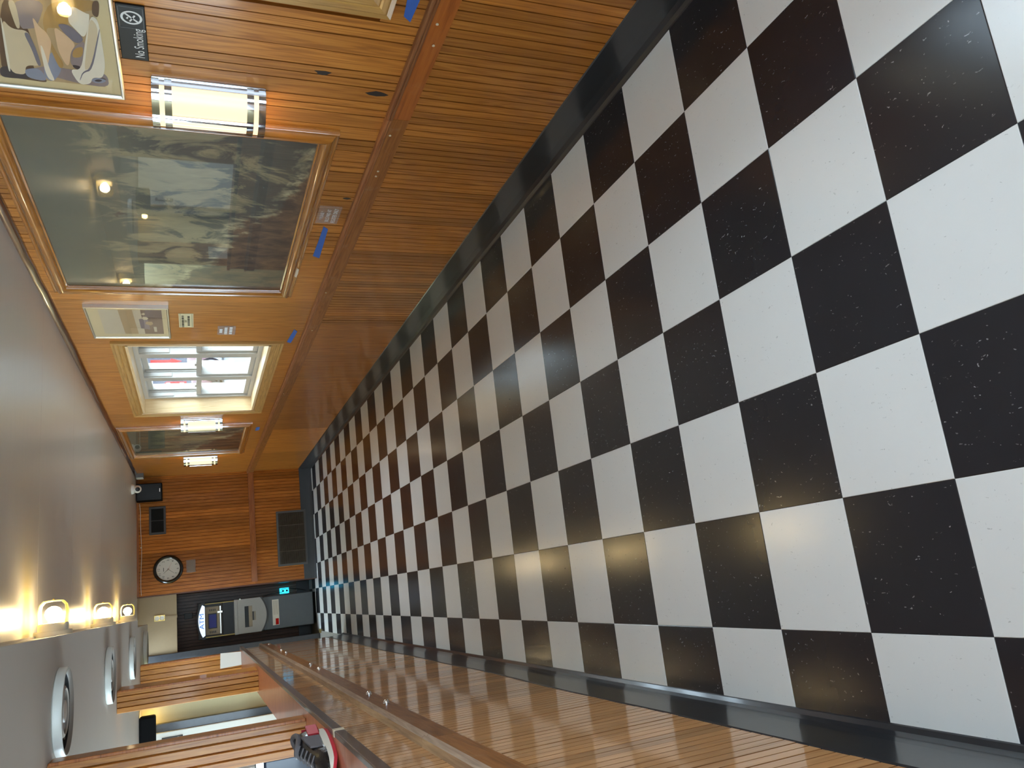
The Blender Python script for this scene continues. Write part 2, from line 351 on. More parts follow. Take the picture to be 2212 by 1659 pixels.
# ------------------------------------------------------------------ mesh helpers
class MB:
    def __init__(s, o=(0, 0, 0)):
        s.v = []; s.f = []; s.m = []; s.o = Vector(o); s.cm = 0
    def add(s, pts, faces):
        b = len(s.v); s.v += [tuple(Vector(p) - s.o) for p in pts]
        for f in faces: s.f.append([b + i for i in f]); s.m.append(s.cm)
        return s
    def box(s, x0, x1, y0, y1, z0, z1):
        P = [(x, y, z) for x in (x0, x1) for y in (y0, y1) for z in (z0, z1)]
        return s.add(P, [(0, 1, 3, 2), (4, 6, 7, 5), (0, 4, 5, 1), (2, 3, 7, 6), (0, 2, 6, 4), (1, 5, 7, 3)])
    def prism(s, pts, ax, d0, d1):
        """2D outline extruded along ax: 'x' uses (y,z), 'y' uses (x,z), 'z' uses (x,y)"""
        def P(a, b, d): return {'x': (d, a, b), 'y': (a, d, b), 'z': (a, b, d)}[ax]
        n = len(pts)
        V = [P(a, b, d0) for a, b in pts] + [P(a, b, d1) for a, b in pts]
        F = [(i, (i + 1) % n, n + (i + 1) % n, n + i) for i in range(n)]
        F += [tuple(range(n - 1, -1, -1)), tuple(range(n, 2 * n))]
        return s.add(V, F)
    def lathe(s, prof, c, axis='z', seg=24, a0=0, a1=2 * math.pi, flip=1):
        """profile (radius, height) turned about axis through c"""
        full = abs(a1 - a0 - 2 * math.pi) < 1e-6
        n = seg if full else seg + 1
        V = []
        for r, h in prof:
            for i in range(n):
                a = a0 + (a1 - a0) * i / seg
                x, y = r * math.cos(a), r * math.sin(a)
                q = {'z': (x, y, h), 'x': (h, x, y), 'y': (x, h, y)}[axis]
                V.append(tuple(Vector(q) + Vector(c)))
        F = []
        for k in range(len(prof) - 1):
            for i in range(seg if full else seg):
                j = (i + 1) % n if full else i + 1
                F.append((k * n + i, k * n + j, (k + 1) * n + j, (k + 1) * n + i))
        return s.add(V, F)
    def tube(s, path, r, seg=8):
        P = [Vector(p) for p in path]; V = []; n = len(P)
        for i, p in enumerate(P):
            d = (P[min(i + 1, n - 1)] - P[max(i - 1, 0)]).normalized()
            a = d.cross(Vector((0, 0, 1)))
            if a.length < 1e-3: a = d.cross(Vector((0, 1, 0)))
            a.normalize(); b = d.cross(a)
            for k in range(seg):
                t = 2 * math.pi * k / seg
                V.append(tuple(p + a * r * math.cos(t) + b * r * math.sin(t)))
        F = [(i * seg + k, i * seg + (k + 1) % seg, (i + 1) * seg + (k + 1) % seg, (i + 1) * seg + k) for i in range(n - 1) for k in range(seg)]
        F += [tuple(range(seg - 1, -1, -1)), tuple((n - 1) * seg + k for k in range(seg))]
        return s.add(V, F)
    def loft(s, rings, cap=True):
        n = len(rings[0]); V = [p for r in rings for p in r]
        F = [(i * n + k, i * n + (k + 1) % n, (i + 1) * n + (k + 1) % n, (i + 1) * n + k) for i in range(len(rings) - 1) for k in range(n)]
        if cap: F += [tuple(range(n - 1, -1, -1)), tuple((len(rings) - 1) * n + k for k in range(n))]
        return s.add(V, F)
    def poly(s, pts): return s.add(pts, [tuple(range(len(pts)))])
    def mesh(s, name, mats, smooth=False, bevel=0):
        me = bpy.data.meshes.new(name); me.from_pydata(s.v, [], s.f)
        for m in mats: me.materials.append(MAT[m])
        bm = bmesh.new(); bm.from_mesh(me)
        for f, i in zip(bm.faces, s.m): f.material_index = i
        bmesh.ops.recalc_face_normals(bm, faces=bm.faces)
        if bevel:
            bmesh.ops.bevel(bm, geom=[e for e in bm.edges if e.is_manifold and e.calc_face_angle(0) > .6], offset=bevel, segments=2, affect='EDGES', profile=.6)
        if smooth:
            for f in bm.faces: f.smooth = True
            for e in bm.edges:
                if e.is_manifold and e.calc_face_angle(0) > .7: e.smooth = False
        bm.to_mesh(me); bm.free()
        return me
def tag(o, label=None, cat=None, group=None, kind=None):
    for k, v in (('label', label), ('category', cat), ('group', group), ('kind', kind)):
        if v: o[k] = v
    return o
def O(name, mb, mat, parent=None, label=None, cat=None, group=None, kind=None, smooth=False, bevel=0, loc=None):
    me = mb if isinstance(mb, bpy.types.Mesh) else mb.mesh(name, [mat] if isinstance(mat, str) else mat, smooth, bevel)
    o = bpy.data.objects.new(name, me); C.objects.link(o)
    if loc is not None: o.location = loc
    elif parent is None and not isinstance(mb, bpy.types.Mesh): o.location = mb.o
    if parent: o.parent = parent
    return tag(o, label, cat, group, kind)
def T(name, label, cat, loc, group=None, kind=None):
    o = bpy.data.objects.new(name, None); C.objects.link(o); o.location = loc; o.empty_display_size = .05
    return tag(o, label, cat, group, kind)
def copy_tree(o, loc, label=None, group=None):
    def cp(a, par):
        c = a.copy(); C.objects.link(c)
        if par: c.parent = par
        for ch in [x for x in a.children]: cp(ch, c)
        return c
    c = cp(o, None); c.location = loc
    return tag(c, label, None, group)
def text_mesh(mb, s, size, origin, X, Y, align='CENTER', thick=.0006, xs=1.0):
    cu = bpy.data.curves.new('t', 'FONT'); cu.body = s; cu.size = size; cu.align_x = align; cu.align_y = 'CENTER'
    cu.resolution_u = 3
    ob = bpy.data.objects.new('t', cu); C.objects.link(ob)
    bpy.context.view_layer.update()
    me = bpy.data.meshes.new_from_object(ob)
    X = Vector(X); Y = Vector(Y); Zv = X.cross(Y); o = Vector(origin) + Zv * thick
    b = [tuple(o + X * v.co.x * xs + Y * v.co.y) for v in me.vertices]
    mb.add(b, [tuple(p.vertices) for p in me.polygons])
    bpy.data.objects.remove(ob); bpy.data.curves.remove(cu); bpy.data.meshes.remove(me)
    return mb
WX, WY = (0, -1, 0), (0, 0, 1)       # text frame of the right wall
EX, EY = (1, 0, 0), (0, 0, 1)        # text frame of the end wall

# ------------------------------------------------------------------ room shell
TL = .3048
XW, YE, XL = 1.835, 9.27, -.212
CZ = lambda y: 2.112 - .0065 * y
# floor
fl = MB().box(-3.2, 2.07, -3.2, 10.3, -.2, -.004)
floor = O('floor', fl, 'concrete', kind='structure')
me_cache = {}
def tile_mesh(x0, x1, y0, y1, col):
    k = (round(x1 - x0, 3), round(y1 - y0, 3), col)
    if k not in me_cache:
        g = .0006; b = .0012
        wx, wy = x1 - x0 - g, y1 - y0 - g
        mb = MB(); V = []
        for (dx, z) in ((0, -.004), (0, -.0008), (b, 0)):
            V += [(-wx / 2 + dx, -wy / 2 + dx, z), (wx / 2 - dx, -wy / 2 + dx, z), (wx / 2 - dx, wy / 2 - dx, z), (-wx / 2 + dx, wy / 2 - dx, z)]
        F = [(8, 9, 10, 11)]
        for r in (0, 4):
            F += [(r + i, r + (i + 1) % 4, r + 4 + (i + 1) % 4, r + 4 + i) for i in range(4)]
        mb.add(V, F); me_cache[k] = mb.mesh('tile', [col])
    return me_cache[k]
for i in range(-1, 6):
    for j in range(-8, 33):
        x0, x1 = max(i * TL, -.21), min((i + 1) * TL, 1.84)
        y0, y1 = j * TL, (j + 1) * TL
        if i < 0 and j > 30: continue
        if i >= 2 and j >= 30: y1 = min(y1, YE)
        if y1 - y0 < .02: continue
        col = 'tile_black' if (i + j) % 2 == 0 else 'tile_white'
        O('tile', tile_mesh(x0, x1, y0, y1, col), None, floor, loc=((x0 + x1) / 2, (y0 + y1) / 2, 0))
# ceiling: painted panels with hairline joints
ce = MB().box(-.3, 2.07, -3.2, 10.3, 2.135, 2.3)
ceiling = O('ceiling', ce, 'plaster', kind='structure')
ys = [-3.1, -1.9, -.7, .5, 1.72, 3.16, 4.22, 5.64, 7.32, 8.5, 9.33]
for a, b in zip(ys, ys[1:]):
    m = MB(); g = .0012
    V = [(x, y, CZ(y) + dz) for dz in (0, .03) for (x, y) in ((.18, a + g), (XW + .015, a + g), (XW + .015, b - g), (.18, b - g))]
    m.add(V, [(0, 3, 2, 1), (4, 5, 6, 7), (0, 1, 5, 4), (1, 2, 6, 5), (2, 3, 7, 6), (3, 0, 4, 7)])
    O('panel', m, 'ceiling_paint', ceiling)
# dropped soffit over the counter side
so = MB(); so.box(-3.1, .185, -3.1, 7.05, 1.91, 2.14); so.box(-3.1, .125, 7.05, 8.62, 1.91, 2.14)
soffit = O('ceiling_soffit', so, 'plaster', kind='structure')
O('edge_bead', MB().box(.179, .190, -3.0, 7.05, 1.9085, 1.918), 'plaster', soffit)
O('edge_bead', MB().box(.183, .193, -3.0, 7.05, 2.052, 2.064), 'plaster', soffit)
# right wall with two window openings
WIN = [(3.95, 5.815), (-1.15, .693)]
WZ0, WZ1 = .925, 1.785
wr = MB()
segs = [(-3.2, -1.15), (.693, 3.95), (5.815, 9.6)]
for a, b in segs: wr.box(XW + .014, 2.07, a, b, -.2, 2.3)
for a, b in WIN: wr.box(XW + .014, 2.07, a, b, -.2, WZ0); wr.box(XW + .014, 2.07, a, b, WZ1, 2.3)
wall_right = O('wall_right', wr, 'wall_wood', kind='structure')
def board_mesh(wd, h, mat, ax, flat=False, bead=True):
    """beaded board: front face at 0, length up from 0; ax 'r' faces -x, 'l' faces +x, 'e' faces -y"""
    k = (round(wd, 4), round(h, 4), mat, ax, flat, bead)
    if k not in me_cache:
        a = wd / 2; e = .0021
        pr = [(-a + .0006, .009), (-a + e, 0), (-e, 0), (-.0006, .008), (.0006, .008), (e, 0), (a - e, 0), (a - .0006, .009), (a - .0006, .0138), (-a + .0006, .0138)]
        if not bead: pr = [pr[0], pr[1], pr[6], pr[7], pr[8], pr[9]]
        if flat: pr = [(-a + .0003, .002), (-a + .001, 0), (a - .001, 0), (a - .0003, .002), (a - .0003, .0138), (-a + .0003, .0138)]
        mb = MB()
        f = {'r': lambda u, d, z: (d, u, z), 'l': lambda u, d, z: (-d, u, z), 'e': lambda u, d, z: (u, d, z)}[ax]
        n = len(pr)
        V = [f(u, d, z) for z in (0, h) for u, d in pr]
        F = [(i, (i + 1) % n, n + (i + 1) % n, n + i) for i in range(n)] + [tuple(range(n)), tuple(range(2 * n - 1, n - 1, -1))]
        mb.add(V, F)
        if not flat:
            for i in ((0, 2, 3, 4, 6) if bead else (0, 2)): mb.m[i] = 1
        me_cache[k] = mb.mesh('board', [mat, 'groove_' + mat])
    return me_cache[k]
BW = .08
def run(parent, ax, fixed, a0, a1, z0, z1, mat, holes=(), jit=.0008, BW=BW, flat=False, name='board'):
    n = int(math.ceil((a1 - a0) / BW - 1e-6))
    for k in range(n):
        u0 = a0 + k * BW; u1 = min(u0 + BW, a1); 
        if u1 - u0 < .012: continue
        spans = [(z0, z1)]
        for (h0, h1, q0, q1) in holes:
            if not flat and u1 > h0 + .02 and u0 < h1 - .02:
                spans = [t for s0, s1 in spans for t in ((s0, min(s1, q0)), (max(s0, q1), s1)) if t[1] - t[0] > .02]
        for s0, s1 in spans:
            bead = not (mat == 'wall_wood' and s0 > .5 and k % 5 in (1, 2, 4))
            d = random.uniform(-jit, jit); uc = (u0 + u1) / 2
            loc = {'r': (fixed + d, uc, s0), 'l': (fixed + d, uc, s0), 'e': (uc, fixed + d, s0)}[ax]
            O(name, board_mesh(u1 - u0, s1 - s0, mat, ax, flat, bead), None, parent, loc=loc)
holes = [(a - .05, b + .05, WZ0 - .05, WZ1 + .05) for a, b in WIN]
run(wall_right, 'r', XW, 0, 2.56, .72, 2.13, 'wall_wood', holes)
for a, b in ((2.56, 3.17), (3.17, 3.935), (5.83, 6.44), (6.44, 7.05), (7.05, 7.66), (7.66, 8.27), (8.27, 8.88), (8.88, YE)):
    run(wall_right, 'r', XW, a, b, .72, 2.13, 'wall_wood', (), .0004, b - a, True, 'sheet')
for a, b in ((3.935, 4.57), (4.57, 5.2), (5.2, 5.83)):
    for z0, z1 in ((.72, .90), (1.81, 2.13)):
        run(wall_right, 'r', XW, a, b, z0, z1, 'wall_wood', (), .0004, b - a, True, 'sheet')
run(wall_right, 'r', XW, .02, 3.54, .0, .72, 'wall_wood')
for k in range(9):
    a = 3.54 + k * .6367
    run(wall_right, 'r', XW, a, a + .6367, .0, .72, 'wall_wood', (), .0004, .6367, True, 'sheet')
# end wall
we = MB().box(.437, 1.85, YE + .014, 10.3, -.2, 2.3)
wall_end = O('wall_end', we, 'end_wood', kind='structure')
run(wall_end, 'e', YE, .437, XW, .74, 2.13, 'end_wood')
run(wall_end, 'e', YE, .437, XW, 0, .74, 'end_wood')
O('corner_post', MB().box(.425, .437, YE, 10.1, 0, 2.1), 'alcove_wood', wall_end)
# alcove of the cash machine
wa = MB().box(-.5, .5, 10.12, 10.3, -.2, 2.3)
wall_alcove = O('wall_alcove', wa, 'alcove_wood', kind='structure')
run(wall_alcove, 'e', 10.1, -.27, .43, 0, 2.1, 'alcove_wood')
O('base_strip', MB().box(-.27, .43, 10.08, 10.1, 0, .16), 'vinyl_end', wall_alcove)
hd = MB().box(-.30, .425, 9.315, 9.36, 1.63, 2.13)
header = O('wall_header', hd, 'cream_panel', kind='structure', bevel=.004)
O('seam_strip', MB().box(.155, .185, 9.309, 9.316, 1.625, 1.80), 'cream_panel', header)
# left of the alcove: dark jamb and plain wall
wk = MB().box(-3.2, -.36, 9.33, 9.45, -.2, 2.3); wk.box(-.5, -.285, 9.36, 10.3, -.2, 2.3)
O('wall_passage', wk, 'kitchen_wall', kind='structure')
O('trim_5', MB().box(-.37, -.24, 9.28, 9.36, 0, 2.12), 'jamb_dark', kind='structure', bevel=.006)
# half wall on the left
wl = MB().box(-.385, XL - .014, -3.1, 7.55, -.2, .988)
wall_left = O("wall_left", wl, 'counter_wood', kind='structure')
run(wall_left, 'l', XL, 0, 7.55, 0, .74, 'counter_wood')
run(wall_left, 'l', XL, .03, 7.55, .80, .988, 'counter_wood')
O('end_panel', MB().box(-.385, XL, 7.55, 7.562, 0, .988), 'counter_wood', wall_left)
# outer walls of the kitchen side and behind the camera
wb = MB(); wb.box(-3.2, -2.9, -3.2, -3.05, -.2, 2.3); wb.box(-.3, .25, -3.2, -3.05, -.2, 2.3); wb.box(1.05, 2.07, -3.2, -3.05, -.2, 2.3)
wb.box(-2.9, -.3, -3.2, -3.05, -.2, .33); wb.box(-2.9, -.3, -3.2, -3.05, 1.88, 2.3); wb.box(-.15, 1.75, -3.2, -3.05, 2.0, 2.3); wb.box(-.15, 1.75, -3.2, -3.05, -.2, .1)
O('wall_back', wb, 'plaster', kind='structure')
wk2 = MB(); wk2.box(-3.2, -3.05, -3.05, 2.5, -.2, 2.3); wk2.box(-3.2, -3.05, 7.0, 9.4, -.2, 2.3); wk2.box(-3.2, -3.05, 2.5, 7.0, -.2, .9); wk2.box(-3.2, -3.05, 2.5, 7.0, 1.7, 2.3)  # unseen window gap, added so daylight enters across the counter
O('wall_kitchen', wk2, 'kitchen_wall', kind='structure')
O('wall_kitchen_end', MB().box(-3.05, -.47, 7.5, 7.6, -.2, 1.91), 'kitchen_wall', kind='structure')

# ------------------------------------------------------------------ trims
def prof_y(name, pr, y0, y1, mat, parent=None, kind='structure', n=1, zf=None):
    mb = MB()
    if zf is None: mb.prism(pr, 'y', y0, y1)
    else:
        st = max(2, int((y1 - y0) / .25)); rings = []
        for k in range(st + 1):
            y = y0 + (y1 - y0) * k / st; dz = zf(y)
            rings.append([(a, y, b + dz) for a, b in pr])
        mb.loft(rings)
    return O(name, mb, mat, parent, kind=None if parent else kind)
cove = [(0, 0), (-.026, 0), (-.024, .004), (-.014, .012), (-.009, .03), (-.007, .06), (-.007, .148), (-.004, .152), (0, .152)]
prof_y('baseboard_right', [(XW + .004 + a, b) for a, b in cove], -3.0, YE, 'vinyl_base')
wob = lambda y: .006 * math.sin(y * 1.7) + .005 * math.sin(y * 4.1 + 1)
mb = MB(); rings = []
for k in range(61):
    y = -3.0 + (7.56 + 3.0) * k / 60
    rings.append([(XL - .004 - a, y, b * (1.18 if b > .1 else 1) + (wob(y) if b > .1 else 0)) for a, b in cove])
mb.loft(rings); O('baseboard_left', mb, 'vinyl_base', kind='structure')
O('baseboard_end', MB().prism([(YE + .004 + a, b) for a, b in cove], 'x', .43, XW), 'vinyl_end', kind='structure')
# chair rail, right wall: three lengths of board with a ridge on top
rail = [(0, 0), (-.016, .002), (-.018, .064), (-.018, .064), (0, .064)]
rail_top = [(0, .064), (-.022, .064), (-.025, .068), (-.025, .072), (-.021, .0745), (-.024, .077), (-.024, .081), (-.018, .086), (0, .086)]
rz = lambda y: .670 if y < 4 else .670 + .037 * (y - 4) / 5.27
t1 = T('trim_1', None, None, (0, 0, 0), kind='structure')
for (a, b, mat) in ((-3.0, 1.258, 'rail_light'), (1.26, 4.4, 'rail_wood'), (4.402, YE, 'rail_wood')):
    prof_y('rail_board', [(XW + x, z) for x, z in rail[:3] + rail[4:]], a, b, mat, t1, zf=rz)
    prof_y('ridge_moulding', [(XW + x, z) for x, z in rail_top], a, b, 'ridge_right', t1, zf=rz)
m = MB()
for y, dz in ((.75, .045), (.845, .03), (1.36, .05), (1.62, .04), (1.66, .04), (2.95, .05), (3.6, .04), (5.2, .05)):
    m = MB(); m.lathe([(0, -.0205), (.0045, -.0203), (.0045, -.018)], (XW, y, rz(y) + dz), 'x', 10)
    O('filler_plug', m, 'plug_white', t1)
t2 = T('trim_2', None, None, (0, 0, 0), kind='structure')
O('rail_board', MB().prism([(YE + x, z + .712) for x, z in [(0, 0), (-.016, .002), (-.018, .066), (0, .068)]], 'x', .47, XW - .01), 'rail_end', t2)
# counter side rail
t3 = T('trim_3', None, None, (0, 0, 0), kind='structure')
lr = [(0, 0), (.016, .002), (.02, .01), (.02, .085), (0, .085)]
rg = [(0, .085), (.026, .083), (.031, .09), (.026, .096), (.03, .102), (.024, .110), (0, .112)]
lw = lambda y: .728 + .003 * math.sin(y * 1.3)
for a, b in ((-3.0, 1.148), (1.15, 4.35), (4.352, 7.56)):
    prof_y('rail_board', [(XL + x, z) for x, z in lr], a, b, 'rail_wood', t3, zf=lw)
    prof_y('ridge_moulding', [(XL + x, z) for x, z in rg], a, b, 'ridge_wood', t3, zf=lw)
dome = [(.0135, 0), (.0135, .003), (.011, .004), (.0105, .009), (.008, .013), (.004, .0155), (0, .016)]
for y in (1.938, 2.267, 3.733, 4.10, 5.585, 5.98, 7.2):
    m = MB(); m.lathe([(r, h + .02) for r, h in dome], (XL, y, .768), 'x', 14)
    O('dome_nut', m, 'steel_nut', t3, smooth=True)
# crown strip along the right wall
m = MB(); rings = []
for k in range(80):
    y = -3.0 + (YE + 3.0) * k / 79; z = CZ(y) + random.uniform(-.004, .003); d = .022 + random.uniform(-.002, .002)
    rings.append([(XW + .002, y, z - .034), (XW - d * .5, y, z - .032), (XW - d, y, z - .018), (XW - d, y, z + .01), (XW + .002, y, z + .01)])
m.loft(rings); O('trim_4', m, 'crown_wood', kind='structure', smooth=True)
O('trim_6', MB().box(.437, XW, YE - .012, YE, 2.03, 2.06), 'rail_end', kind='structure')

# ------------------------------------------------------------------ counter cap and posts
cap = T('counter_top', 'long narrow reddish wood counter top on the half wall', 'counter', (-.29, 2.2, .992))
o = cap.location
O('slab', MB(o).box(-.40, -.206, -3.0, 4.93, .993, 1.021), 'cap_wood', cap)
O('far_slab', MB(o).box(-.40, -.206, 4.932, 7.56, .993, 1.0205), 'cap_wood', cap)
for a, b in ((-3.0, 1.53), (1.545, 4.2), (4.202, 7.562)):
    O('edge_strip', MB(o).box(-.206, -.188, a, b, .9895, 1.022), 'edge_dark', cap, bevel=.003)
O('edge_patch', MB(o).prism([(-.207, 1.53), (-.186, 1.532), (-.186, 1.56), (-.207, 1.552)], 'z', .9895, 1.0232), 'plug_white', cap)
def post(y, x0, x1, dep, label):
    t = T('wood_post', label, 'post', ((x0 + x1) / 2, y + dep / 2, 1.021), group=None)
    o = t.location
    O('core', MB(o).box(x0 + .004, x1 - .012, y + .013, y + dep, 1.021, 1.91), 'post_wood', t)
    n = 4; wd = (x1 - x0) / n
    for k in range(n):
        u0 = x0 + k * wd
        O('board', MB(o).prism([(u0 + .0005, y + .008), (u0 + .004, y), (u0 + wd - .004, y), (u0 + wd - .0005, y + .008), (u0 + wd - .0005, y + .0135), (u0 + .0005, y + .0135)], 'z', 1.021, 1.908), 'post_wood', t)
    O('side_board', MB(o).box(x1 - .012, x1, y + .013, y + dep, 1.021, 1.908), 'post_wood', t, bevel=.002)
    O('corner_bead', MB(o).box(x1 - .010, x1 + .003, y - .003, y + .012, 1.021, 1.906), 'rail_end', t, bevel=.003)
    return t
post(2.27, -.372, -.240, .125, 'nearest wood-boarded post on the counter, behind the sneaker')
post(4.955, -.378, -.238, .36, 'middle wood-boarded post on the counter, cut top just under the soffit')
post(7.34, -.41, -.225, .18, 'farthest wood-boarded post on the counter beside the white card')
t = T('white_card', 'blank white card standing at the foot of the farthest post', 'card', (-.285, 7.31, 1.021))
O('card_face', MB(t.location).prism([(-.345, 1.022), (-.222, 1.022), (-.212, 1.21), (-.352, 1.215)], 'y', 7.300, 7.304), 'off_white', t)
O('card_foot', MB(t.location).box(-.33, -.24, 7.304, 7.335, 1.022, 1.026), 'off_white', t)

# ------------------------------------------------------------------ windows
def casing(par, a, b):
    cw = .073; x0 = XW - .016; x1 = XW + .002
    # moulded casing boards with mitred ends
    def strip(kind):
        mb = MB()
        st = [(0, 0), (.012, .010), (.03, .013), (.034, .011), (.04, .014), (.055, .016), (.06, .014), (cw, .017)]   # (away from opening, proud)
        V = []
        y0, y1, z0, z1 = a - .0, b + .0, WZ0, WZ1
        for d, pz in st + [(cw, -.004), (0, -.004)]:
            x = XW - pz
            if kind == 'top': V += [(x, y0 - d, z1 + d), (x, y1 + d, z1 + d)]
            elif kind == 'bot': V += [(x, y0 - d, z0 - d), (x, y1 + d, z0 - d)]
            elif kind == 'near': V += [(x, y0 - d, z0 - d), (x, y0 - d, z1 + d)]
            else: V += [(x, y1 + d, z0 - d), (x, y1 + d, z1 + d)]
        n = len(st) + 2
        F = [(2 * i, 2 * i + 1, 2 * ((i + 1) % n) + 1, 2 * ((i + 1) % n)) for i in range(n)]
        F += [tuple(2 * i for i in range(n)), tuple(2 * i + 1 for i in range(n))]
        return mb.add(V, F)
    for k in ('top', 'bot', 'near', 'far'):
        O('casing', strip(k), 'oak_y' if k in ('top', 'bot') else 'oak_z', par)
    xi, xo = XW - .006, 1.953; t = .016
    O('sill_board', MB().box(xi, xo, a, b, WZ0 - .002, WZ0 + t - .002), 'pale_y', par)
    O('head_board', MB().box(xi, xo, a, b, WZ1 - t, WZ1), 'pale_y', par)
    O('jamb_board', MB().box(xi, xo, a, a + t, WZ0, WZ1), 'pale_z', par)
    O('jamb_board', MB().box(xi, xo, b - t, b, WZ0, WZ1), 'pale_z', par)
def ring(x0, x1, a, b, z0, z1, ty, tz):
    m = MB(); m.box(x0, x1, a, a + ty, z0, z1); m.box(x0, x1, b - ty, b, z0, z1); m.box(x0, x1, a + ty, b - ty, z0, z0 + tz); m.box(x0, x1, a + ty, b - ty, z1 - tz, z1)
    return m
def units(par, a, b):
    n = 3; p = (b - a - .02) / n; z0, z1 = WZ0 + .014, WZ1 - .016; zm = 1.355
    for k in range(n):
        u0 = a + .01 + k * p; u1 = u0 + p
        fr = O('unit_frame', ring(1.95, 2.068, u0, u1, z0, z1, .046, .03), 'vinyl_window', par)
        s1 = O('lower_sash', ring(1.966, 1.996, u0 + .046, u1 - .046, z0 + .03, zm + .02, .028, .034), 'vinyl_window', par)
        O('pane', MB().box(1.979, 1.983, u0 + .074, u1 - .074, z0 + .064, zm - .014), 'pane', s1)
        s2 = O('upper_sash', ring(2.012, 2.042, u0 + .046, u1 - .046, zm - .02, z1 - .03, .028, .034), 'vinyl_window', par)
        O('pane', MB().box(2.025, 2.029, u0 + .074, u1 - .074, zm + .014, z1 - .064), 'pane', s2)
        # jamb track covers and latch
        for y in (u0 + .046, u1 - .054):
            O('jamb_track', MB().box(1.998, 2.010, y, y + .008, z0 + .03, z1 - .03), 'vinyl_window', fr)
        O('track_cover', MB().box(1.962, 1.99, u1 - .0545, u1 - .045, z1 - .22, z1 - .03), 'vinyl_window', fr)
        O('latch', MB().box(1.972, 1.992, (u0 + u1) / 2 - .03, (u0 + u1) / 2 + .03, zm + .02, zm + .032), 'vinyl_window', s1, bevel=.003)
for n, (a, b) in enumerate(WIN):
    wi = T('window_%d' % (n + 1), None, None, (0, 0, 0), kind='structure')
    casing(wi, a, b); units(wi, a, b)
w3 = T('window_3', None, None, (0, 0, 0), kind='structure')  # unseen window behind the camera, added to bring daylight in
m = MB(); m.box(-2.9, -.3, -3.15, -3.1, .33, .38); m.box(-2.9, -.3, -3.15, -3.1, 1.83, 1.88); m.box(-2.9, -2.84, -3.15, -3.1, .38, 1.83); m.box(-.36, -.3, -3.15, -3.1, .38, 1.83); m.box(-1.63, -1.57, -3.15, -3.1, .38, 1.83)
O('frame', m, 'vinyl_window', w3)
d1 = T('added_door', None, None, (0, 0, 0), kind='structure')  # unseen doorway behind the camera, added and sized for near-floor daylight
m = MB(); m.box(.25, .31, -3.15, -3.1, .1, 2.0); m.box(.99, 1.05, -3.15, -3.1, .1, 2.0); m.box(.31, .99, -3.15, -3.1, 1.94, 2.0); m.box(.31, .99, -3.15, -3.1, .1, .2)
O('frame', m, 'grey_metal', d1)

# ------------------------------------------------------------------ wall sconces
def sconce(loc, label):
    t = T('wall_sconce', label, 'wall lamp', loc, 'half-round chrome wall sconces on the right wall')
    h = .17; a = .1
    def arc(m, r0, r1, z0, z1, t0, t1, seg=18):
        # part of a half cylinder bulging to -x; angle 0 = near edge (-y), pi = far edge
        V = []
        for i in range(seg + 1):
            g = t0 + (t1 - t0) * i / seg
            for r in (r0, r1):
                for z in (z0, z1): V.append((-r * math.sin(g), -r * math.cos(g), z))
        F = []
        for i in range(seg):
            b, c = 4 * i, 4 * i + 4
            F += [(b, b + 1, c + 1, c), (b + 2, c + 2, c + 3, b + 3), (b, c, c + 2, b + 2), (b + 1, b + 3, c + 3, c + 1)]
        F += [(0, 2, 3, 1), (4 * seg, 4 * seg + 1, 4 * seg + 3, 4 * seg + 2)]
        m.add(V, F); return m
    O('back_plate', MB().box(-.006, 0, -a - .008, a + .008, -h, h), 'chrome', t, bevel=.002)
    # cream glass, a whole half round just inside the chrome
    g = arc(MB(), a - .012, a - .008, -h + .006, h - .006, .05, math.pi - .05, 24)
    O('glass_shade', g, 'lamp_glass', t, smooth=True)
    O('inner_bulb', MB().lathe([(.0, -.06), (.014, -.055), (.022, -.03), (.024, 0), (.022, .03), (.014, .055), (0, .06)], (-.045, 0, 0), 'z', 16), 'sconce_bulb', t, smooth=True)
    P = math.pi
    for z0, z1 in ((h - .022, h), (h - .058, h - .037), (-h + .037, -h + .058), (-h, -h + .022)):
        O('band', arc(MB(), a - .005, a, z0, z1, 0, P), 'chrome', t, smooth=True)
    for t0, t1, z0, z1 in ((0, .24, -h + .02, h - .02), (P - .24, P, -h + .02, h - .02), (1.19, 1.37, -h + .05, h - .05), (P - 1.37, P - 1.19, -h + .05, h - .05)):
        O('bar', arc(MB(), a - .005, a - .0004, z0, z1, t0, t1, 4), 'chrome', t, smooth=True)
    return t
sconce((XW, 1.295, 1.336), 'large near sconce of chrome bands and cream glass beside the big seascape')
sconce((XW, 6.20, 1.335), 'chrome and cream glass sconce just past the window')
sconce((XW, 8.03, 1.337), 'farthest chrome and cream glass sconce near the end wall')

# ------------------------------------------------------------------ framed pictures
def frame_rect(par, y0, y1, z0, z1, prof, my, mz, names=('frame_rail', 'frame_stile')):
    for kind in ('top', 'bot', 'near', 'far'):
        V = []
        for d, pz in prof:
            x = XW - pz
            if kind == 'top': V += [(x, y0 + d, z1 - d), (x, y1 - d, z1 - d)]
            elif kind == 'bot': V += [(x, y0 + d, z0 + d), (x, y1 - d, z0 + d)]
            elif kind == 'near': V += [(x, y0 + d, z0 + d), (x, y0 + d, z1 - d)]
            else: V += [(x, y1 - d, z0 + d), (x, y1 - d, z1 - d)]
        n = len(prof)
        F = [(2 * i, 2 * i + 1, 2 * ((i + 1) % n) + 1, 2 * ((i + 1) % n)) for i in range(n)]
        F += [tuple(2 * i for i in range(n)), tuple(2 * i + 1 for i in range(n))]
        O(names[0] if kind in ('top', 'bot') else names[1], MB(par.location).add(V, F), my if kind in ('top', 'bot') else mz, par, smooth=True)
wide = [(0, 0), (0, .016), (.003, .021), (.008, .022), (.012, .018), (.015, .022), (.026, .034), (.038, .038), (.05, .034), (.060, .022), (.062, .014), (.068, .012), (.07, .006), (.07, 0)]
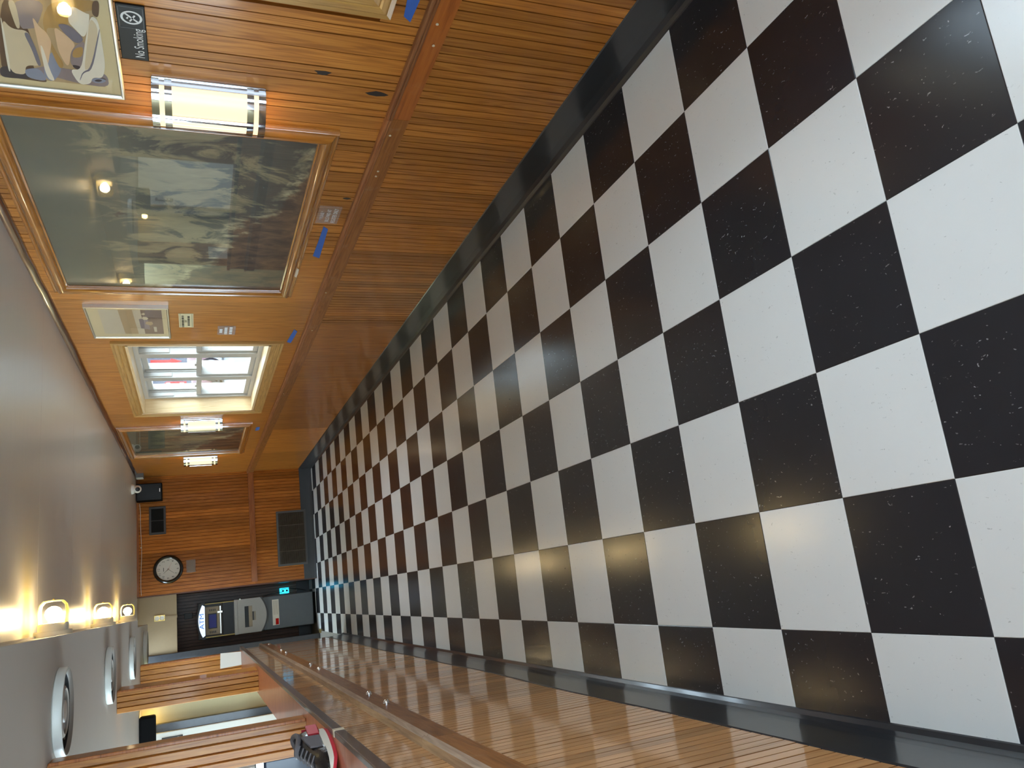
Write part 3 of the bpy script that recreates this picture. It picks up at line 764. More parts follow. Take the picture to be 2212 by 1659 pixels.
def big_picture(y0, y1, z0, z1, art, label):
    t = T('framed_seascape', label, 'painting', (XW, (y0 + y1) / 2, z0))
    frame_rect(t, y0, y1, z0, z1, wide, 'frame_y', 'frame_z')
    O('canvas', MB(t.location).box(XW - .004, XW, y0 + .06, y1 - .06, z0 + .06, z1 - .06), art, t)
    O('glass', MB(t.location).box(XW - .0085, XW - .0065, y0 + .066, y1 - .066, z0 + .066, z1 - .066), 'picture_glass', t)
    return t
sea = big_picture(1.388, 3.03, .895, 2.028, 'seascape', 'big glazed seascape of surf and brown rocks in a varnished wood frame')
big_picture(6.32, 7.80, .895, 2.028, 'seascape_far', 'dark glazed painting between the two far sconces')
O('chip', MB(sea.location).prism([(2.62, .909), (2.66, .914), (2.72, .911), (2.735, .902), (2.68, .898), (2.63, .9)], 'x', XW - .0235, XW - .02), 'plug_white', sea)
slim = [(0, 0), (0, .018), (.003, .021), (.008, .021), (.011, .018), (.012, .012), (.012, 0)]
def print_poly(m, mats, mat, pts, x):
    if mat not in mats: mats.append(mat)
    m.cm = mats.index(mat)
    m.add([(x, a, b) for a, b in pts], [tuple(range(len(pts)))])
def small_picture(y0, y1, z0, z1, mt, shapes, label, hook=False):
    t = T('framed_photo', label, 'picture', (XW, (y0 + y1) / 2, z0))
    frame_rect(t, y0, y1, z0, z1, slim, 'silver', 'silver')
    O('mat_board', MB(t.location).box(XW - .010, XW - .002, y0 + .008, y1 - .008, z0 + .008, z1 - .008), 'mat_cream', t)
    m = MB(t.location); mats = []
    for i, (mat, pts) in enumerate(shapes): print_poly(m, mats, mat, pts, XW - .0103 - .00012 * i)
    O('print', m, mats, t)
    O('glass', MB(t.location).box(XW - .0155, XW - .0140, y0 + .010, y1 - .010, z0 + .010, z1 - .010), 'picture_glass', t)
    return t
def soften(pts, n=2):
    for _ in range(n):
        q = []
        for (a, b), (c_, d) in zip(pts, pts[1:] + pts[:1]): q += [(.78 * a + .22 * c_, .78 * b + .22 * d), (.22 * a + .78 * c_, .22 * b + .78 * d)]
        pts = q
    return pts
SHAPES_CARS = [('pr_tan', [(0.57, 1.637), (1.262, 1.637), (1.262, 1.985), (0.57, 1.985)]), ('pr_brown', [(1.266, 1.917), (0.924, 1.852), (0.918, 1.824), (1.023, 1.805), (1.123, 1.805), (1.213, 1.825), (1.273, 1.786), (1.267, 1.846)]), ('pr_dark', [(1.266, 1.917), (1.208, 1.906), (1.215, 1.838), (1.26, 1.833), (1.268, 1.882)]), ('pr_mauve', [(0.919, 1.83), (0.898, 1.743), (1.018, 1.783), (1.027, 1.806), (1.031, 1.823)]), ('pr_cream', [(0.92, 1.835), (0.916, 1.817), (1.027, 1.823), (1.033, 1.833), (0.983, 1.835)]), ('pr_mauve', [(1.215, 1.838), (1.236, 1.775), (1.258, 1.71), (1.264, 1.626), (1.194, 1.626), (1.19, 1.665), (1.192, 1.727), (1.18, 1.773)]), ('pr_bluegrey', [(1.113, 1.763), (1.131, 1.748), (1.196, 1.745), (1.267, 1.779), (1.241, 1.8), (1.184, 1.791)]), ('pr_gold', [(0.896, 1.732), (0.868, 1.615), (0.906, 1.622), (0.941, 1.694), (1.001, 1.708), (1.007, 1.737), (1.014, 1.765), (1.111, 1.751), (1.172, 1.736), (1.197, 1.751), (1.134, 1.76), (1.053, 1.766), (0.976, 1.765)]), ('pr_cream', [(0.994, 1.862), (1.036, 1.846), (1.033, 1.807), (1.091, 1.803), (1.153, 1.798), (1.19, 1.8), (1.194, 1.84), (1.244, 1.847), (1.239, 1.886), (1.117, 1.875)]), ('pr_grey', [(1.045, 1.82), (1.042, 1.806), (1.121, 1.799), (1.189, 1.798), (1.191, 1.808), (1.114, 1.811)]), ('pr_bluegrey', [(1.213, 1.847), (1.2, 1.804), (1.265, 1.791), (1.257, 1.845)]), ('pr_white', [(0.995, 1.865), (0.994, 1.861), (1.236, 1.883), (1.231, 1.89)]), ('pr_peach', [(0.966, 1.787), (1.012, 1.775), (1.029, 1.762), (1.071, 1.755), (1.118, 1.766), (1.181, 1.78), (1.183, 1.79), (1.12, 1.792), (1.031, 1.789)]), ('pr_white', [(1.088, 1.787), (1.097, 1.781), (1.203, 1.779), (1.259, 1.772), (1.251, 1.789), (1.206, 1.793)]), ('pr_peach', [(1.0, 1.74), (1.026, 1.717), (1.067, 1.694), (1.107, 1.713), (1.169, 1.724), (1.171, 1.733), (1.109, 1.744), (1.048, 1.742)]), ('pr_grey', [(0.987, 1.732), (0.984, 1.7), (1.041, 1.668), (1.067, 1.693), (1.026, 1.717)]), ('pr_white', [(0.9, 1.689), (0.928, 1.654), (0.929, 1.643), (1.041, 1.668), (0.997, 1.69), (0.971, 1.703)]), ('pr_mauve', [(1.067, 1.693), (1.043, 1.668), (1.139, 1.684), (1.181, 1.694), (1.169, 1.721), (1.107, 1.713)]), ('pr_gold', [(1.09, 1.704), (1.069, 1.676), (1.122, 1.684), (1.132, 1.712)]), ('pr_dark', [(1.163, 1.716), (1.167, 1.694), (1.186, 1.699), (1.18, 1.713)]), ('pr_white', [(0.933, 1.644), (0.944, 1.626), (1.063, 1.626), (1.149, 1.627), (1.215, 1.64), (1.216, 1.668), (1.251, 1.677), (1.262, 1.708), (1.187, 1.726), (1.185, 1.694), (1.043, 1.668)]), ('pr_cream', [(0.937, 1.646), (0.983, 1.627), (1.167, 1.663), (1.176, 1.674), (1.184, 1.687), (1.051, 1.664)]), ('pr_grey', [(0.983, 1.627), (0.986, 1.625), (1.179, 1.664), (1.198, 1.691), (1.237, 1.703), (1.238, 1.705), (1.194, 1.693), (1.171, 1.668)]), ('pr_brown', [(0.872, 1.632), (0.868, 1.615), (0.94, 1.624), (0.928, 1.64)]), ('pr_bluegrey', [(1.231, 1.675), (1.215, 1.66), (1.215, 1.64), (1.225, 1.631), (1.239, 1.643), (1.243, 1.663)]), ('pr_dark', [(1.232, 1.667), (1.22, 1.653), (1.225, 1.641), (1.236, 1.652)])]
SHAPES_CARS = SHAPES_CARS[:1] + [(m_, soften(p_)) for m_, p_ in SHAPES_CARS[1:]]
small_picture(.52, 1.308, 1.584, 2.03, .05, SHAPES_CARS, 'silver-framed photo of white vintage cars above the no smoking sign')
y0, y1, z0, z1 = 3.29, 3.70, 1.555, 1.865
sep = [('pr_sepia', [(y0, z0), (y1, z0), (y1, z1), (y0, z1)]),
       ('pr_sepialight', [(y0, 1.66), (y1, 1.655), (y1, z1), (y0, z1)]),
       ('pr_tan', [(y0, 1.70), (y1, 1.69), (y1, 1.76), (y0, 1.77)]),
       ('pr_mauve', [(3.42, 1.63), (3.62, 1.625), (3.60, 1.672), (3.44, 1.675)]),
       ('pr_cream', [(3.40, 1.635), (3.425, 1.625), (3.45, 1.635), (3.45, 1.652), (3.425, 1.66), (3.40, 1.652)]),
       ('pr_cream', [(3.335, 1.645), (3.355, 1.638), (3.372, 1.648), (3.355, 1.66)]),
       ('pr_tan', [(3.48, 1.61), (3.52, 1.605), (3.545, 1.62), (3.52, 1.645), (3.48, 1.64)]),
       ('pr_sepialight', [(3.57, 1.59), (3.66, 1.59), (3.66, 1.604), (3.57, 1.606)])]
small_picture(3.24, 3.765, 1.518, 1.930, .04, sep, 'small silver-framed faded sepia photo beside the window')

# ------------------------------------------------------------------ signs and tape on the right wall
t = T('no_smoking_sign', 'black no smoking sign with white lettering under the silver frame', 'sign', (XW, .995, 1.505))
O('plate', MB(t.location).box(XW - .006, XW, .878, 1.113, 1.507, 1.580), 'black_sign', t, bevel=.002)
m = MB(t.location); x = XW - .0066; cy, cz = .927, 1.5425
def annulus(m, x, cy, cz, r0, r1, n=32):
    V = [(x, cy + r * math.cos(2 * math.pi * i / n), cz + r * math.sin(2 * math.pi * i / n)) for r in (r0, r1) for i in range(n)]
    m.add(V, [(i, (i + 1) % n, n + (i + 1) % n, n + i) for i in range(n)])
annulus(m, x, cy, cz, .0215, .0275)
m.poly([(x, cy - .018, cz + .014), (x, cy - .014, cz + .018), (x, cy + .018, cz - .014), (x, cy + .014, cz - .018)])
m.poly([(x, cy + .017, cz + .003), (x, cy - .009, cz - .011), (x, cy - .012, cz - .007), (x, cy + .015, cz + .007)])
m.poly([(x, cy + .008, cz + .010), (x, cy + .004, cz + .014), (x, cy - .002, cz + .010), (x, cy - .001, cz + .007)])
O('symbol', m, 'text_white', t)
O('lettering', text_mesh(MB(t.location), 'No Smoking', .037, (XW - .006, 1.036, 1.5285), WX, WY, xs=.70), 'text_white', t)
m = MB(t.location); m.box(XW - .0066, XW - .006, .884, .972, 1.512, 1.5135); m.box(XW - .0066, XW - .006, .884, .972, 1.5735, 1.575); m.box(XW - .0066, XW - .006, .970, .972, 1.512, 1.575); m.box(XW - .0066, XW - .006, .884, .886, 1.512, 1.575)
O('panel_line', m, 'grey_metal', t)
t = T('register_sign', 'clear plastic plaque asking for bills paid at register only', 'sign', (XW, 2.053, .788))
O('plaque', MB(t.location).box(XW - .006, XW - .001, 1.972, 2.135, .790, .886), 'acrylic', t, bevel=.001)
m = MB(t.location)
text_mesh(m, '* PLEASE *', .021, (XW - .006, 2.054, .866), WX, WY, xs=.85)
text_mesh(m, 'BILLS PAID AT', .024, (XW - .006, 2.054, .839), WX, WY, xs=.78)
text_mesh(m, 'REGISTER ONLY', .026, (XW - .006, 2.054, .811), WX, WY, xs=.72)
O('lettering', m, 'text_white', t)
t = T('cream_notice', 'small cream notice card taped between the sepia photo and window', 'sign', (XW, 3.48, 1.39))
O('card', MB(t.location).box(XW - .003, XW, 3.365, 3.600, 1.393, 1.470), 'paper_cream', t)
m = MB(t.location); random.seed(3)
for z, a, b in ((1.449, 3.395, 3.585), (1.418, 3.40, 3.57)):
    y = a
    while y < b:
        d = random.uniform(.008, .02); m.box(XW - .0036, XW - .003, y, y + d, z - .006, z + .006); y += d + random.uniform(.003, .010)
text_mesh(m, 'ONLY', .018, (XW - .003, 3.487, 1.4335), WX, WY, xs=1.0)
m.box(XW - .0036, XW - .003, 3.37, 3.595, 1.461, 1.463); m.box(XW - .0036, XW - .003, 3.37, 3.595, 1.399, 1.401)
O('lettering', m, 'text_dark', t)
t = T('clear_notice', 'clear plastic plaque with white print beside the window casing', 'sign', (XW, 3.65, 1.155))
O('plaque', MB(t.location).box(XW - .006, XW - .001, 3.572, 3.730, 1.157, 1.259), 'acrylic', t, bevel=.001)
m = MB(t.location)
for z, a, b in ((1.240, 3.62, 3.69), (1.212, 3.59, 3.715), (1.184, 3.585, 3.715)):
    y = a
    while y < b:
        d = random.uniform(.012, .03); m.box(XW - .0066, XW - .006, y, min(y + d, b), z - .008, z + .008); y += d + random.uniform(.004, .010)
O('lettering', m, 'text_white', t)
def tape(pts, label):
    mb = MB((XW, pts[0][0], pts[0][1])); mb.prism(pts, 'x', XW - .0016, XW - .0004)
    O('masking_tape', mb, 'blue_tape', label=label, cat='tape', group='strips of blue masking tape')
tape([(2.172, .842), (2.20, .818), (2.36, .815), (2.53, .812), (2.515, .832), (2.505, .847), (2.36, .844)], 'long blue tape strip below the big seascape, left of the register plaque')
tape([(3.632, .813), (3.674, .790), (3.80, .797), (3.912, .807), (3.888, .833), (3.76, .824)], 'short blue tape strip below the near corner of the window')
tape([(.55, .79), (.685, .783), (.780, .788), (.760, .812), (.70, .818), (.55, .826)], 'blue tape strip nearest the camera under the oak casing')
tape([(6.55, .815), (6.70, .815), (6.72, .85), (6.56, .85)], 'faded blue tape scrap beneath the dark painting')
for k, (y, z, s) in enumerate(((1.07, 1.0, 1.0), (1.145, .81, 1.25), (1.895, .748 + .035, .7))):
    m = MB(); n = 9
    pts = [(y + .012 * s * math.cos(2 * math.pi * i / n) * random.uniform(.7, 1.1), z + .030 * s * math.sin(2 * math.pi * i / n) * random.uniform(.6, 1.1)) for i in range(n)]
    O('knot_hole', m.prism(pts, 'x', XW - .0012, XW + .002), 'knot', wall_right)

# ------------------------------------------------------------------ jar lamps on the soffit face
def jar_lamp(loc, label):
    t = T('jar_lamp', label, 'wall lamp', loc, 'caged jar lamps along the soffit')
    O('flange', MB().lathe([(.0, 0), (.074, 0), (.075, .004), (.075, .020), (.072, .024), (0, .024)], (0, 0, 0), 'x', 32), 'lamp_white', t, smooth=True)
    O('collar', MB().lathe([(.060, .022), (.060, .052), (.057, .056), (.03, .057), (0, .057)], (0, 0, 0), 'x', 32), 'lamp_white', t, smooth=True)
    O('bulb', MB().lathe([(.013, .054), (.016, .062), (.028, .076), (.034, .092), (.032, .108), (.022, .120), (.009, .126), (0, .127)], (0, 0, 0), 'x', 24), 'bulb', t, smooth=True)
    # clear plastic hoop guard: a broad strap bent over the bulb, tilted edges
    st = []; path = [(-.052, .054), (-.056, .10), (-.050, .134), (-.036, .150), (.0, .153), (.036, .150), (.050, .134), (.056, .10), (.052, .054)]
    m = MB(); rings = []
    for z, x in path:
        hw = .052 if x < .06 else (.046 if x < .12 else .034)
        k = .004
        cz_, cx_ = z * (1 - .06), .05 + (x - .05) * (1 - .045)
        rings.append([(x, -hw, z), (x, hw, z), (cx_, hw, cz_), (cx_, -hw, cz_)])
    m.loft(rings)
    O('guard', m, 'guard_clear', t, smooth=True)
    O('guard_screw', MB().lathe([(0, .160), (.004, .159), (.005, .152)], (0, 0, 0), 'x', 10), 'brass', t)
    return t
jar_lamp((.185, 2.92, 1.99), 'nearest of three caged jar lamps on the soffit')
jar_lamp((.185, 4.90, 1.985), 'middle of three caged jar lamps on the soffit')
jar_lamp((.185, 6.86, 1.98), 'farthest of three caged jar lamps on the soffit, near the cream header')

# ------------------------------------------------------------------ round ceiling diffusers
def diffuser(loc, label):
    t = T('air_diffuser', label, 'vent', loc, 'round white ceiling diffusers')
    R = .163
    O('outer_ring', MB().lathe([(R - .006, 0), (R, -.004), (R, -.030), (R - .003, -.0345), (R - .006, -.035)], (0, 0, 0), 'z', 48), 'diffuser_white', t, smooth=True)
    O('inner_lip', MB().lathe([(R - .006, -.035), (R - .014, -.033), (R - .022, -.026), (R - .0235, -.0222)], (0, 0, 0), 'z', 48), 'lip_grey', t, smooth=True)
    O('throat', MB().lathe([(R - .0235, -.0225), (R - .03, -.003), (0, -.003)], (0, 0, 0), 'z', 32), 'hole_black', t)
    O('middle_cone', MB().lathe([(.092, -.008), (.098, -.016), (.092, -.024), (.084, -.028), (.080, -.024), (.088, -.014), (.088, -.008)], (0, 0, 0), 'z', 40), 'diffuser_grey', t, smooth=True)
    O('centre_cone', MB().lathe([(.030, -.006), (.042, -.018), (.040, -.026), (.02, -.028), (0, -.029)], (0, 0, 0), 'z', 32), 'diffuser_grey', t, smooth=True)
    for k in range(3):
        a = 2 * math.pi * k / 3 + .4
        O('strut', MB().tube([(.04 * math.cos(a), .04 * math.sin(a), -.016), (.14 * math.cos(a), .14 * math.sin(a), -.012)], .004, 6), 'diffuser_grey', t)
    return t
for y, lb in ((2.50, 'largest nearest round white ceiling diffuser over the counter'), (4.34, 'second round white ceiling diffuser from the camera'),
              (6.14, 'third round white ceiling diffuser from the camera'), (7.95, 'farthest round white ceiling diffuser next to the cream header')):
    diffuser((-.092, y, 1.91), lb)

# ------------------------------------------------------------------ end wall things
t = T('wall_clock', 'round black-rimmed wall clock with a pale dial', 'clock', (.72, YE, 1.715))
c = (.72, YE, 1.715)
O('rim', MB(t.location).lathe([(.128, -.030), (.134, -.036), (.146, -.040), (.158, -.034), (.166, -.018), (.167, 0), (.12, 0)], c, 'y', 48), 'clock_rim', t, smooth=True)
O('dial', MB(t.location).lathe([(.132, -.016), (0, -.0161)], c, 'y', 48), 'clock_face', t)
m = MB(t.location)
for k in range(1, 13):
    a = math.radians(90 - 30 * k)
    O('numeral', text_mesh(MB(t.location), str(k), .034, (c[0] + .104 * math.cos(a), YE - .0164, c[2] + .104 * math.sin(a)), EX, EY), 'text_dark', t)
O('dial_mark', MB(t.location).box(c[0] - .022, c[0] + .022, YE - .0172, YE - .0168, c[2] + .047, c[2] + .053), 'text_dark', t)
def hand(a_deg, l, wd, tail, mat, name, d):
    a = math.radians(90 - a_deg); dx, dz = math.cos(a), math.sin(a); px, pz = -dz, dx
    pts = [(c[0] - dx * tail + px * wd, c[2] - dz * tail + pz * wd), (c[0] + dx * l + px * wd * .4, c[2] + dz * l + pz * wd * .4),
           (c[0] + dx * l - px * wd * .4, c[2] + dz * l - pz * wd * .4), (c[0] - dx * tail - px * wd, c[2] - dz * tail - pz * wd)]
    O(name, MB(t.location).prism(pts, 'y', YE - d - .001, YE - d), mat, t)
hand(318, .068, .0028, .012, 'text_dark', 'hour_hand', .018); hand(218, .086, .0022, .012, 'text_dark', 'minute_hand', .0195); hand(118, .09, .0009, .02, 'sign_red', 'second_hand', .021)
O('glass', MB(t.location).lathe([(.130, -.031), (0, -.0312)], c, 'y', 40), 'picture_glass', t)

t = T('loudspeaker', 'black loudspeaker high in the corner behind the camera dome', 'speaker', (1.63, YE, 1.76))
O('cabinet', MB(t.location).box(1.53, 1.735, 9.10, YE - .02, 1.765, 2.045), 'black_matte', t, bevel=.006)
O('grille', MB(t.location).box(1.538, 1.727, 9.094, 9.10, 1.773, 2.037), 'black_plastic', t, bevel=.002)
O('badge', MB(t.location).box(1.628, 1.668, 9.0925, 9.0945, 1.786, 1.794), 'silver', t)
O('bracket', MB(t.location).box(1.60, 1.66, YE - .022, YE, 1.86, 1.94), 'black_matte', t)
t = T('dome_camera', 'small white dome camera on the ceiling by the corner', 'camera', (1.60, 8.55, CZ(8.55)))
zc = CZ(8.55)
O('base', MB(t.location).lathe([(0, 0), (.056, 0), (.057, -.012), (.050, -.030), (.036, -.036)], (1.60, 8.55, zc), 'z', 28), 'white_plastic', t, smooth=True)
m = MB(t.location); cc = Vector((1.595, 8.54, zc - .058)); r = .044
m.lathe([(r * math.sin(k * math.pi / 12), r * math.cos(k * math.pi / 12)) for k in range(13)], cc, 'z', 24)
O('ball', m, 'white_plastic', t, smooth=True)
d = (Vector((.9, 4, 1.2)) - cc).normalized(); q = d.to_track_quat('Z', 'Y').to_matrix()
m = MB(t.location); n = 20; V = []
for rr, hh in ((.024, .034), (.024, .0445), (.018, .046), (0, .0462)):
    V.append([tuple(cc + q @ Vector((rr * math.cos(2 * math.pi * i / n), rr * math.sin(2 * math.pi * i / n), hh))) for i in range(n)])
m.loft(V, cap=False); O('lens', m, 'black_plastic', t, smooth=True)
t = T('junction_box', 'small grey box at the top of the far right corner', 'electrical box', (XW, 9.0, 1.96))
O('body', MB(t.location).box(XW - .05, XW, 8.92, 9.06, 1.955, 2.04), 'grey_metal', t, bevel=.003)
O('lid', MB(t.location).box(XW - .054, XW - .05, 8.925, 9.055, 1.96, 2.035), 'off_white', t, bevel=.001)
t = T('wall_vent', 'small dark framed vent beside the loudspeaker on the end wall', 'vent', (1.305, YE, 1.735))
O('frame', MB(t.location).box(1.138, 1.472, YE - .012, YE, 1.733, 1.917), 'vent_dark', t, bevel=.004)
O('opening', MB(t.location).box(1.165, 1.445, YE - .0135, YE - .004, 1.757, 1.893), 'hole_black', t)
O('divider', MB(t.location).box(1.300, 1.306, YE - .016, YE - .010, 1.757, 1.893), 'vent_dark', t)
for k in range(8):
    z = 1.765 + k * .0165
    O('louvre', MB(t.location).box(1.167, 1.443, YE - .0155, YE - .0135, z, z + .004), 'hole_black', t)
t = T('air_grille', 'large grey return-air grille low on the end wall', 'vent', (.955, YE, .10))
O('frame', ring(0, 0, 0, 0, 0, 0, 0, 0) if False else MB(t.location).box(.615, 1.298, YE - .024, YE, .098, .460), 'grey_metal', t, bevel=.004)
O('recess', MB(t.location).box(.64, 1.272, YE - .0255, YE - .02, .122, .437), 'hole_black', t)
for k in range(26):
    z = .126 + k * .012
    O('louvre', MB(t.location).prism([(YE - .030, z), (YE - .0245, z + .0075), (YE - .0235, z + .007), (YE - .029, z - .0005)], 'x', .641, 1.271), 'grille_dark', t)
for xx in (.795, .955, 1.115):
    O('stay', MB(t.location).box(xx - .003, xx + .003, YE - .031, YE - .0295, .122, .437), 'grille_dark', t)
t = T('paper_notice', 'curling clear-sleeved notice under the clock', 'sign', (.735, YE, 1.41))
O('sleeve', MB(t.location).box(.656, .808, YE - .004, YE - .001, 1.412, 1.518), 'acrylic', t)
O('sheet', MB(t.location).box(.664, .800, YE - .0012, YE - .0006, 1.420, 1.510), 'pr_sepia', t)
t = T('ceiling_cable', 'thin pale cable sagging along the top of the end wall', 'cable', (1.0, YE, 2.0))
pts = [(1.52, YE - .008, 2.018)] + [(1.52 - k * .108, YE - .008, 2.005 + .006 * math.sin(k * .9)) for k in range(1, 10)] + [(.45, YE - .008, 2.005)]
O('cord', MB(t.location).tube(pts, .0032, 6), 'off_white', t)
O('cable_clip', MB(t.location).box(.995, 1.005, YE - .012, YE, 1.999, 2.013), 'white_plastic', t)

# ------------------------------------------------------------------ header outlet
t = T('outlet_plate', 'brass outlet plate on the cream header above the cash machine', 'outlet', (.170, 9.315, 1.818))
O('plate', MB(t.location).box(.137, .205, 9.307, 9.315, 1.758, 1.876), 'brass', t, bevel=.002)
O('receptacle', MB(t.location).lathe([(.026, -.003), (.024, 0), (0, 0)], (.171, 9.3045, 1.844), 'y', 20), 'off_white', t)
O('receptacle', MB(t.location).lathe([(.026, -.003), (.024, 0), (0, 0)], (.171, 9.3045, 1.790), 'y', 20), 'off_white', t)

# ------------------------------------------------------------------ cash machine
t = T('cash_machine', 'grey free-standing cash machine with a lit sign on top', 'cash machine', (.07, 9.8, 0))
o = t.location; XC = .072; F = 9.50
O('base', MB(o).box(XC - .195, XC + .195, F + .02, F + .50, 0, .04), 'black_matte', t)
O('cabinet', MB(o).box(XC - .2, XC + .2, F, F + .52, .035, .64), 'slate', t, bevel=.008)
m = MB(o); m.box(XC - .205, XC + .205, F - .01, F + .52, .70, 1.12); m.box(XC - .215, XC + .215, F + .05, F + .52, 1.10, 1.40)
O('rear_shroud', m, 'black_plastic', t, bevel=.006)
# curved skirt between cabinet and fascia
n = 16; arc = [(XC - .205 + .41 * k / n, .585 + .07 * (1 - (1 - ((k / n - .5) * 2) ** 2))) for k in range(n + 1)]
O('skirt', MB(o).prism(arc + [(XC + .205, .74), (XC - .205, .74)], 'y', F - .012, F + .1), 'atm_dark', t)
arc2 = [(a, b + .022) for a, b in arc]
# fascia with a cash slot cut out: built as ring of blocks round the recess
fy = (F - .030, F - .008)
m = MB(o); m.prism([(XC - .205, .69)] + [(a, b) for a, b in arc2] + [(XC + .205, .72), (XC - .205, .72)], 'y', *fy) if False else m.prism(arc2 + [(XC + .205, .735), (XC - .205, .735)], 'y', *fy)
m.box(XC - .205, XC - .135, *fy, .735, .945); m.box(XC + .115, XC + .205, *fy, .735, .945)
m.box(XC - .135, XC + .115, *fy, .865, .945); m.box(XC - .135, XC - .06, *fy, .735, .775); m.box(XC + .045, XC + .115, *fy, .735, .775)
O('fascia', m, 'atm_grey', t)
O('cash_tray', MB(o).prism([(F - .008, .865), (F - .004, .865), (F - .004, .76), (F - .028, .735), (F - .030, .742), (F - .012, .768)], 'x', XC - .134, XC + .114), 'atm_tan', t)
O('cash_cup', MB(o).box(XC - .06, XC + .045, F - .022, F - .006, .700, .775), 'atm_dark', t, bevel=.006)
O('lock', MB(o).lathe([(.010, -.012), (.009, -.015), (0, -.015)], (XC + .207, F - .02, .915), 'y', 14), 'white_plastic', t)
O('ledge', MB(o).box(XC - .208, XC + .208, F - .034, F + .03, .945, .985), 'atm_grey', t, bevel=.004)
m = MB(o); m.box(XC - .2, XC - .188, F - .02, F + .05, .985, 1.375); m.box(XC + .19, XC + .2, F - .02, F + .05, .985, 1.375)
O('cheek', m, 'atm_gold', t)
O('keypad_shelf', MB(o).prism([(F - .02, .985), (F + .05, .985), (F + .05, 1.14), (F + .045, 1.14), (F + .02, 1.005), (F - .02, .992)], 'x', XC - .188, XC + .19), 'atm_dark', t)
O('card_strip', MB(o).box(XC - .17, XC + .16, F + .025, F + .045, 1.135, 1.152), 'silver', t, bevel=.002)
O('card_slot', MB(o).box(XC + .075, XC + .10, F + .01, F + .04, 1.115, 1.18), 'silver', t, bevel=.003)
O('screen_bezel', MB(o).box(XC - .172, XC + .160, F + .03, F + .055, 1.155, 1.325), 'atm_tan', t, bevel=.003)
sc = O('screen', MB(o).box(XC - .10, XC + .078, F + .024, F + .031, 1.185, 1.285), 'black_plastic', t)
O('screen_picture', MB(o).box(XC - .09, XC + .066, F + .0225, F + .0242, 1.193, 1.275), 'atm_screen', sc)
for sx in (-.140, .118):
    for k in range(4):
        O('side_button', MB(o).box(XC + sx - .012, XC + sx + .012, F + .024, F + .031, 1.198 + k * .020, 1.210 + k * .020), 'atm_dark', t)
n = 14; top = [(XC + .215 - .43 * k / n, 1.362 + .055 * (1 - ((k / n - .5) * 2) ** 2)) for k in range(n + 1)]
O('topper', MB(o).prism([(XC - .215, 1.318), (XC + .215, 1.318)] + top, 'y', F - .035, F + .1), 'black_plastic', t)
lit = [(XC + .19 - .38 * k / n, 1.350 + .047 * (1 - ((k / n - .5) * 2) ** 2)) for k in range(n + 1)]
O('lit_sign', MB(o).prism([(XC - .170, 1.322), (XC + .170, 1.322)] + lit, 'y', F - .039, F - .034), 'atm_lit', t)
m = text_mesh(MB(o), 'ATM', .072, (XC, F - .0393, 1.356), EX, EY, xs=1.25, thick=.0012)
O('lettering', m, 'atm_blue', t)
stk = O('sticker', MB(o).box(XC - .155, XC + .155, F - .0016, F, .455, .535), 'off_white', t)
m = MB(o); m.box(XC - .15, XC - .075, F - .0022, F - .0016, .462, .500)
O('sticker_print', m, 'sign_red', stk)
m = MB(o)
for k in range(5): m.box(XC - .03, XC + .14, F - .0022, F - .0016, .466 + k * .013, .470 + k * .013)
O('sticker_lines', m, 'diffuser_grey', stk)
t = T('power_adapter', 'black power box on the dark boards above the cash machine', 'adapter', (.15, 10.1, 1.50))
O('box', MB(t.location).box(.115, .185, 10.05, 10.1, 1.465, 1.56), 'black_plastic', t, bevel=.004)
O('cord', MB(t.location).tube([(.15, 10.06, 1.47), (.15, 10.055, 1.42), (.16, 10.05, 1.36)], .004, 6), 'black_plastic', t)
t = T('lit_power_strip', 'glowing cyan power outlet with dark cords beside the cash machine', 'outlet', (.322, 10.0, .3))
O('lit_box', MB(t.location).box(.290, .362, 10.04, 10.1, .268, .382), 'cyan_lit', t, bevel=.003)
for k, z in enumerate((.295, .345)):
    O('plug', MB(t.location).box(.312, .336, 10.02, 10.041, z - .012, z + .012), 'black_plastic', t, bevel=.003)
O('cord', MB(t.location).tube([(.345, 10.03, .37), (.35, 10.02, .34), (.352, 10.02, .25), (.33, 10.03, .15), (.30, 10.04, .05)], .004, 6), 'black_plastic', t)
O('cord', MB(t.location).tube([(.324, 10.02, .345), (.31, 10.0, .36), (.31, 10.03, .45), (.29, 10.05, .60)], .004, 6), 'black_plastic', t)
mb = MB((-.215, 9.2, 0)); mb.prism([(-.235, 9.14), (-.195, 9.15), (-.19, 9.22), (-.225, 9.23)], 'z', .002, .016)
O('paper_scrap', mb, 'brass', label='crumpled pale yellow scrap on the floor at the dark jamb', cat='scrap')

# ------------------------------------------------------------------ sneaker on the counter
t = T('sneaker', 'black and grey sneaker with red and white sole on the counter', 'shoe', (-.262, 1.60, 1.0215))
ax = Vector((.075, .29, 0)).normalized(); sd = Vector((ax.y, -ax.x, 0))       # along (heel is +), and to the right
base = Vector((-.292, 1.455, 1.0215))
def fp(s, u, z): return tuple(base + ax * s + sd * u + Vector((0, 0, z)))
outl = []
for k in range(28):
    a = 2 * math.pi * k / 28; s = .15 + .148 * math.cos(a); wd = .040 + .010 * (1 - s / .30); u = wd * math.sin(a)
    outl.append((s, u))
def sole(z0, z1, g0, g1):
    def lift(s): return .010 * max(0, (s - .24) / .06) ** 2 + .012 * max(0, (.05 - s) / .05) ** 2
    r = [[fp(.15 + (s - .15) * g, u * g, z + lift(s)) for s, u in outl] for z, g in ((z0, g0), ((z0 + z1) / 2, (g0 + g1) / 2 + .01), (z1, g1))]
    return MB(t.location).loft(r)
O('outsole', sole(0, .011, .97, 1.0), 'red_rubber', t, smooth=True)
O('midsole', sole(.011, .032, 1.0, .97), 'white_foam', t, smooth=True)
rings = []
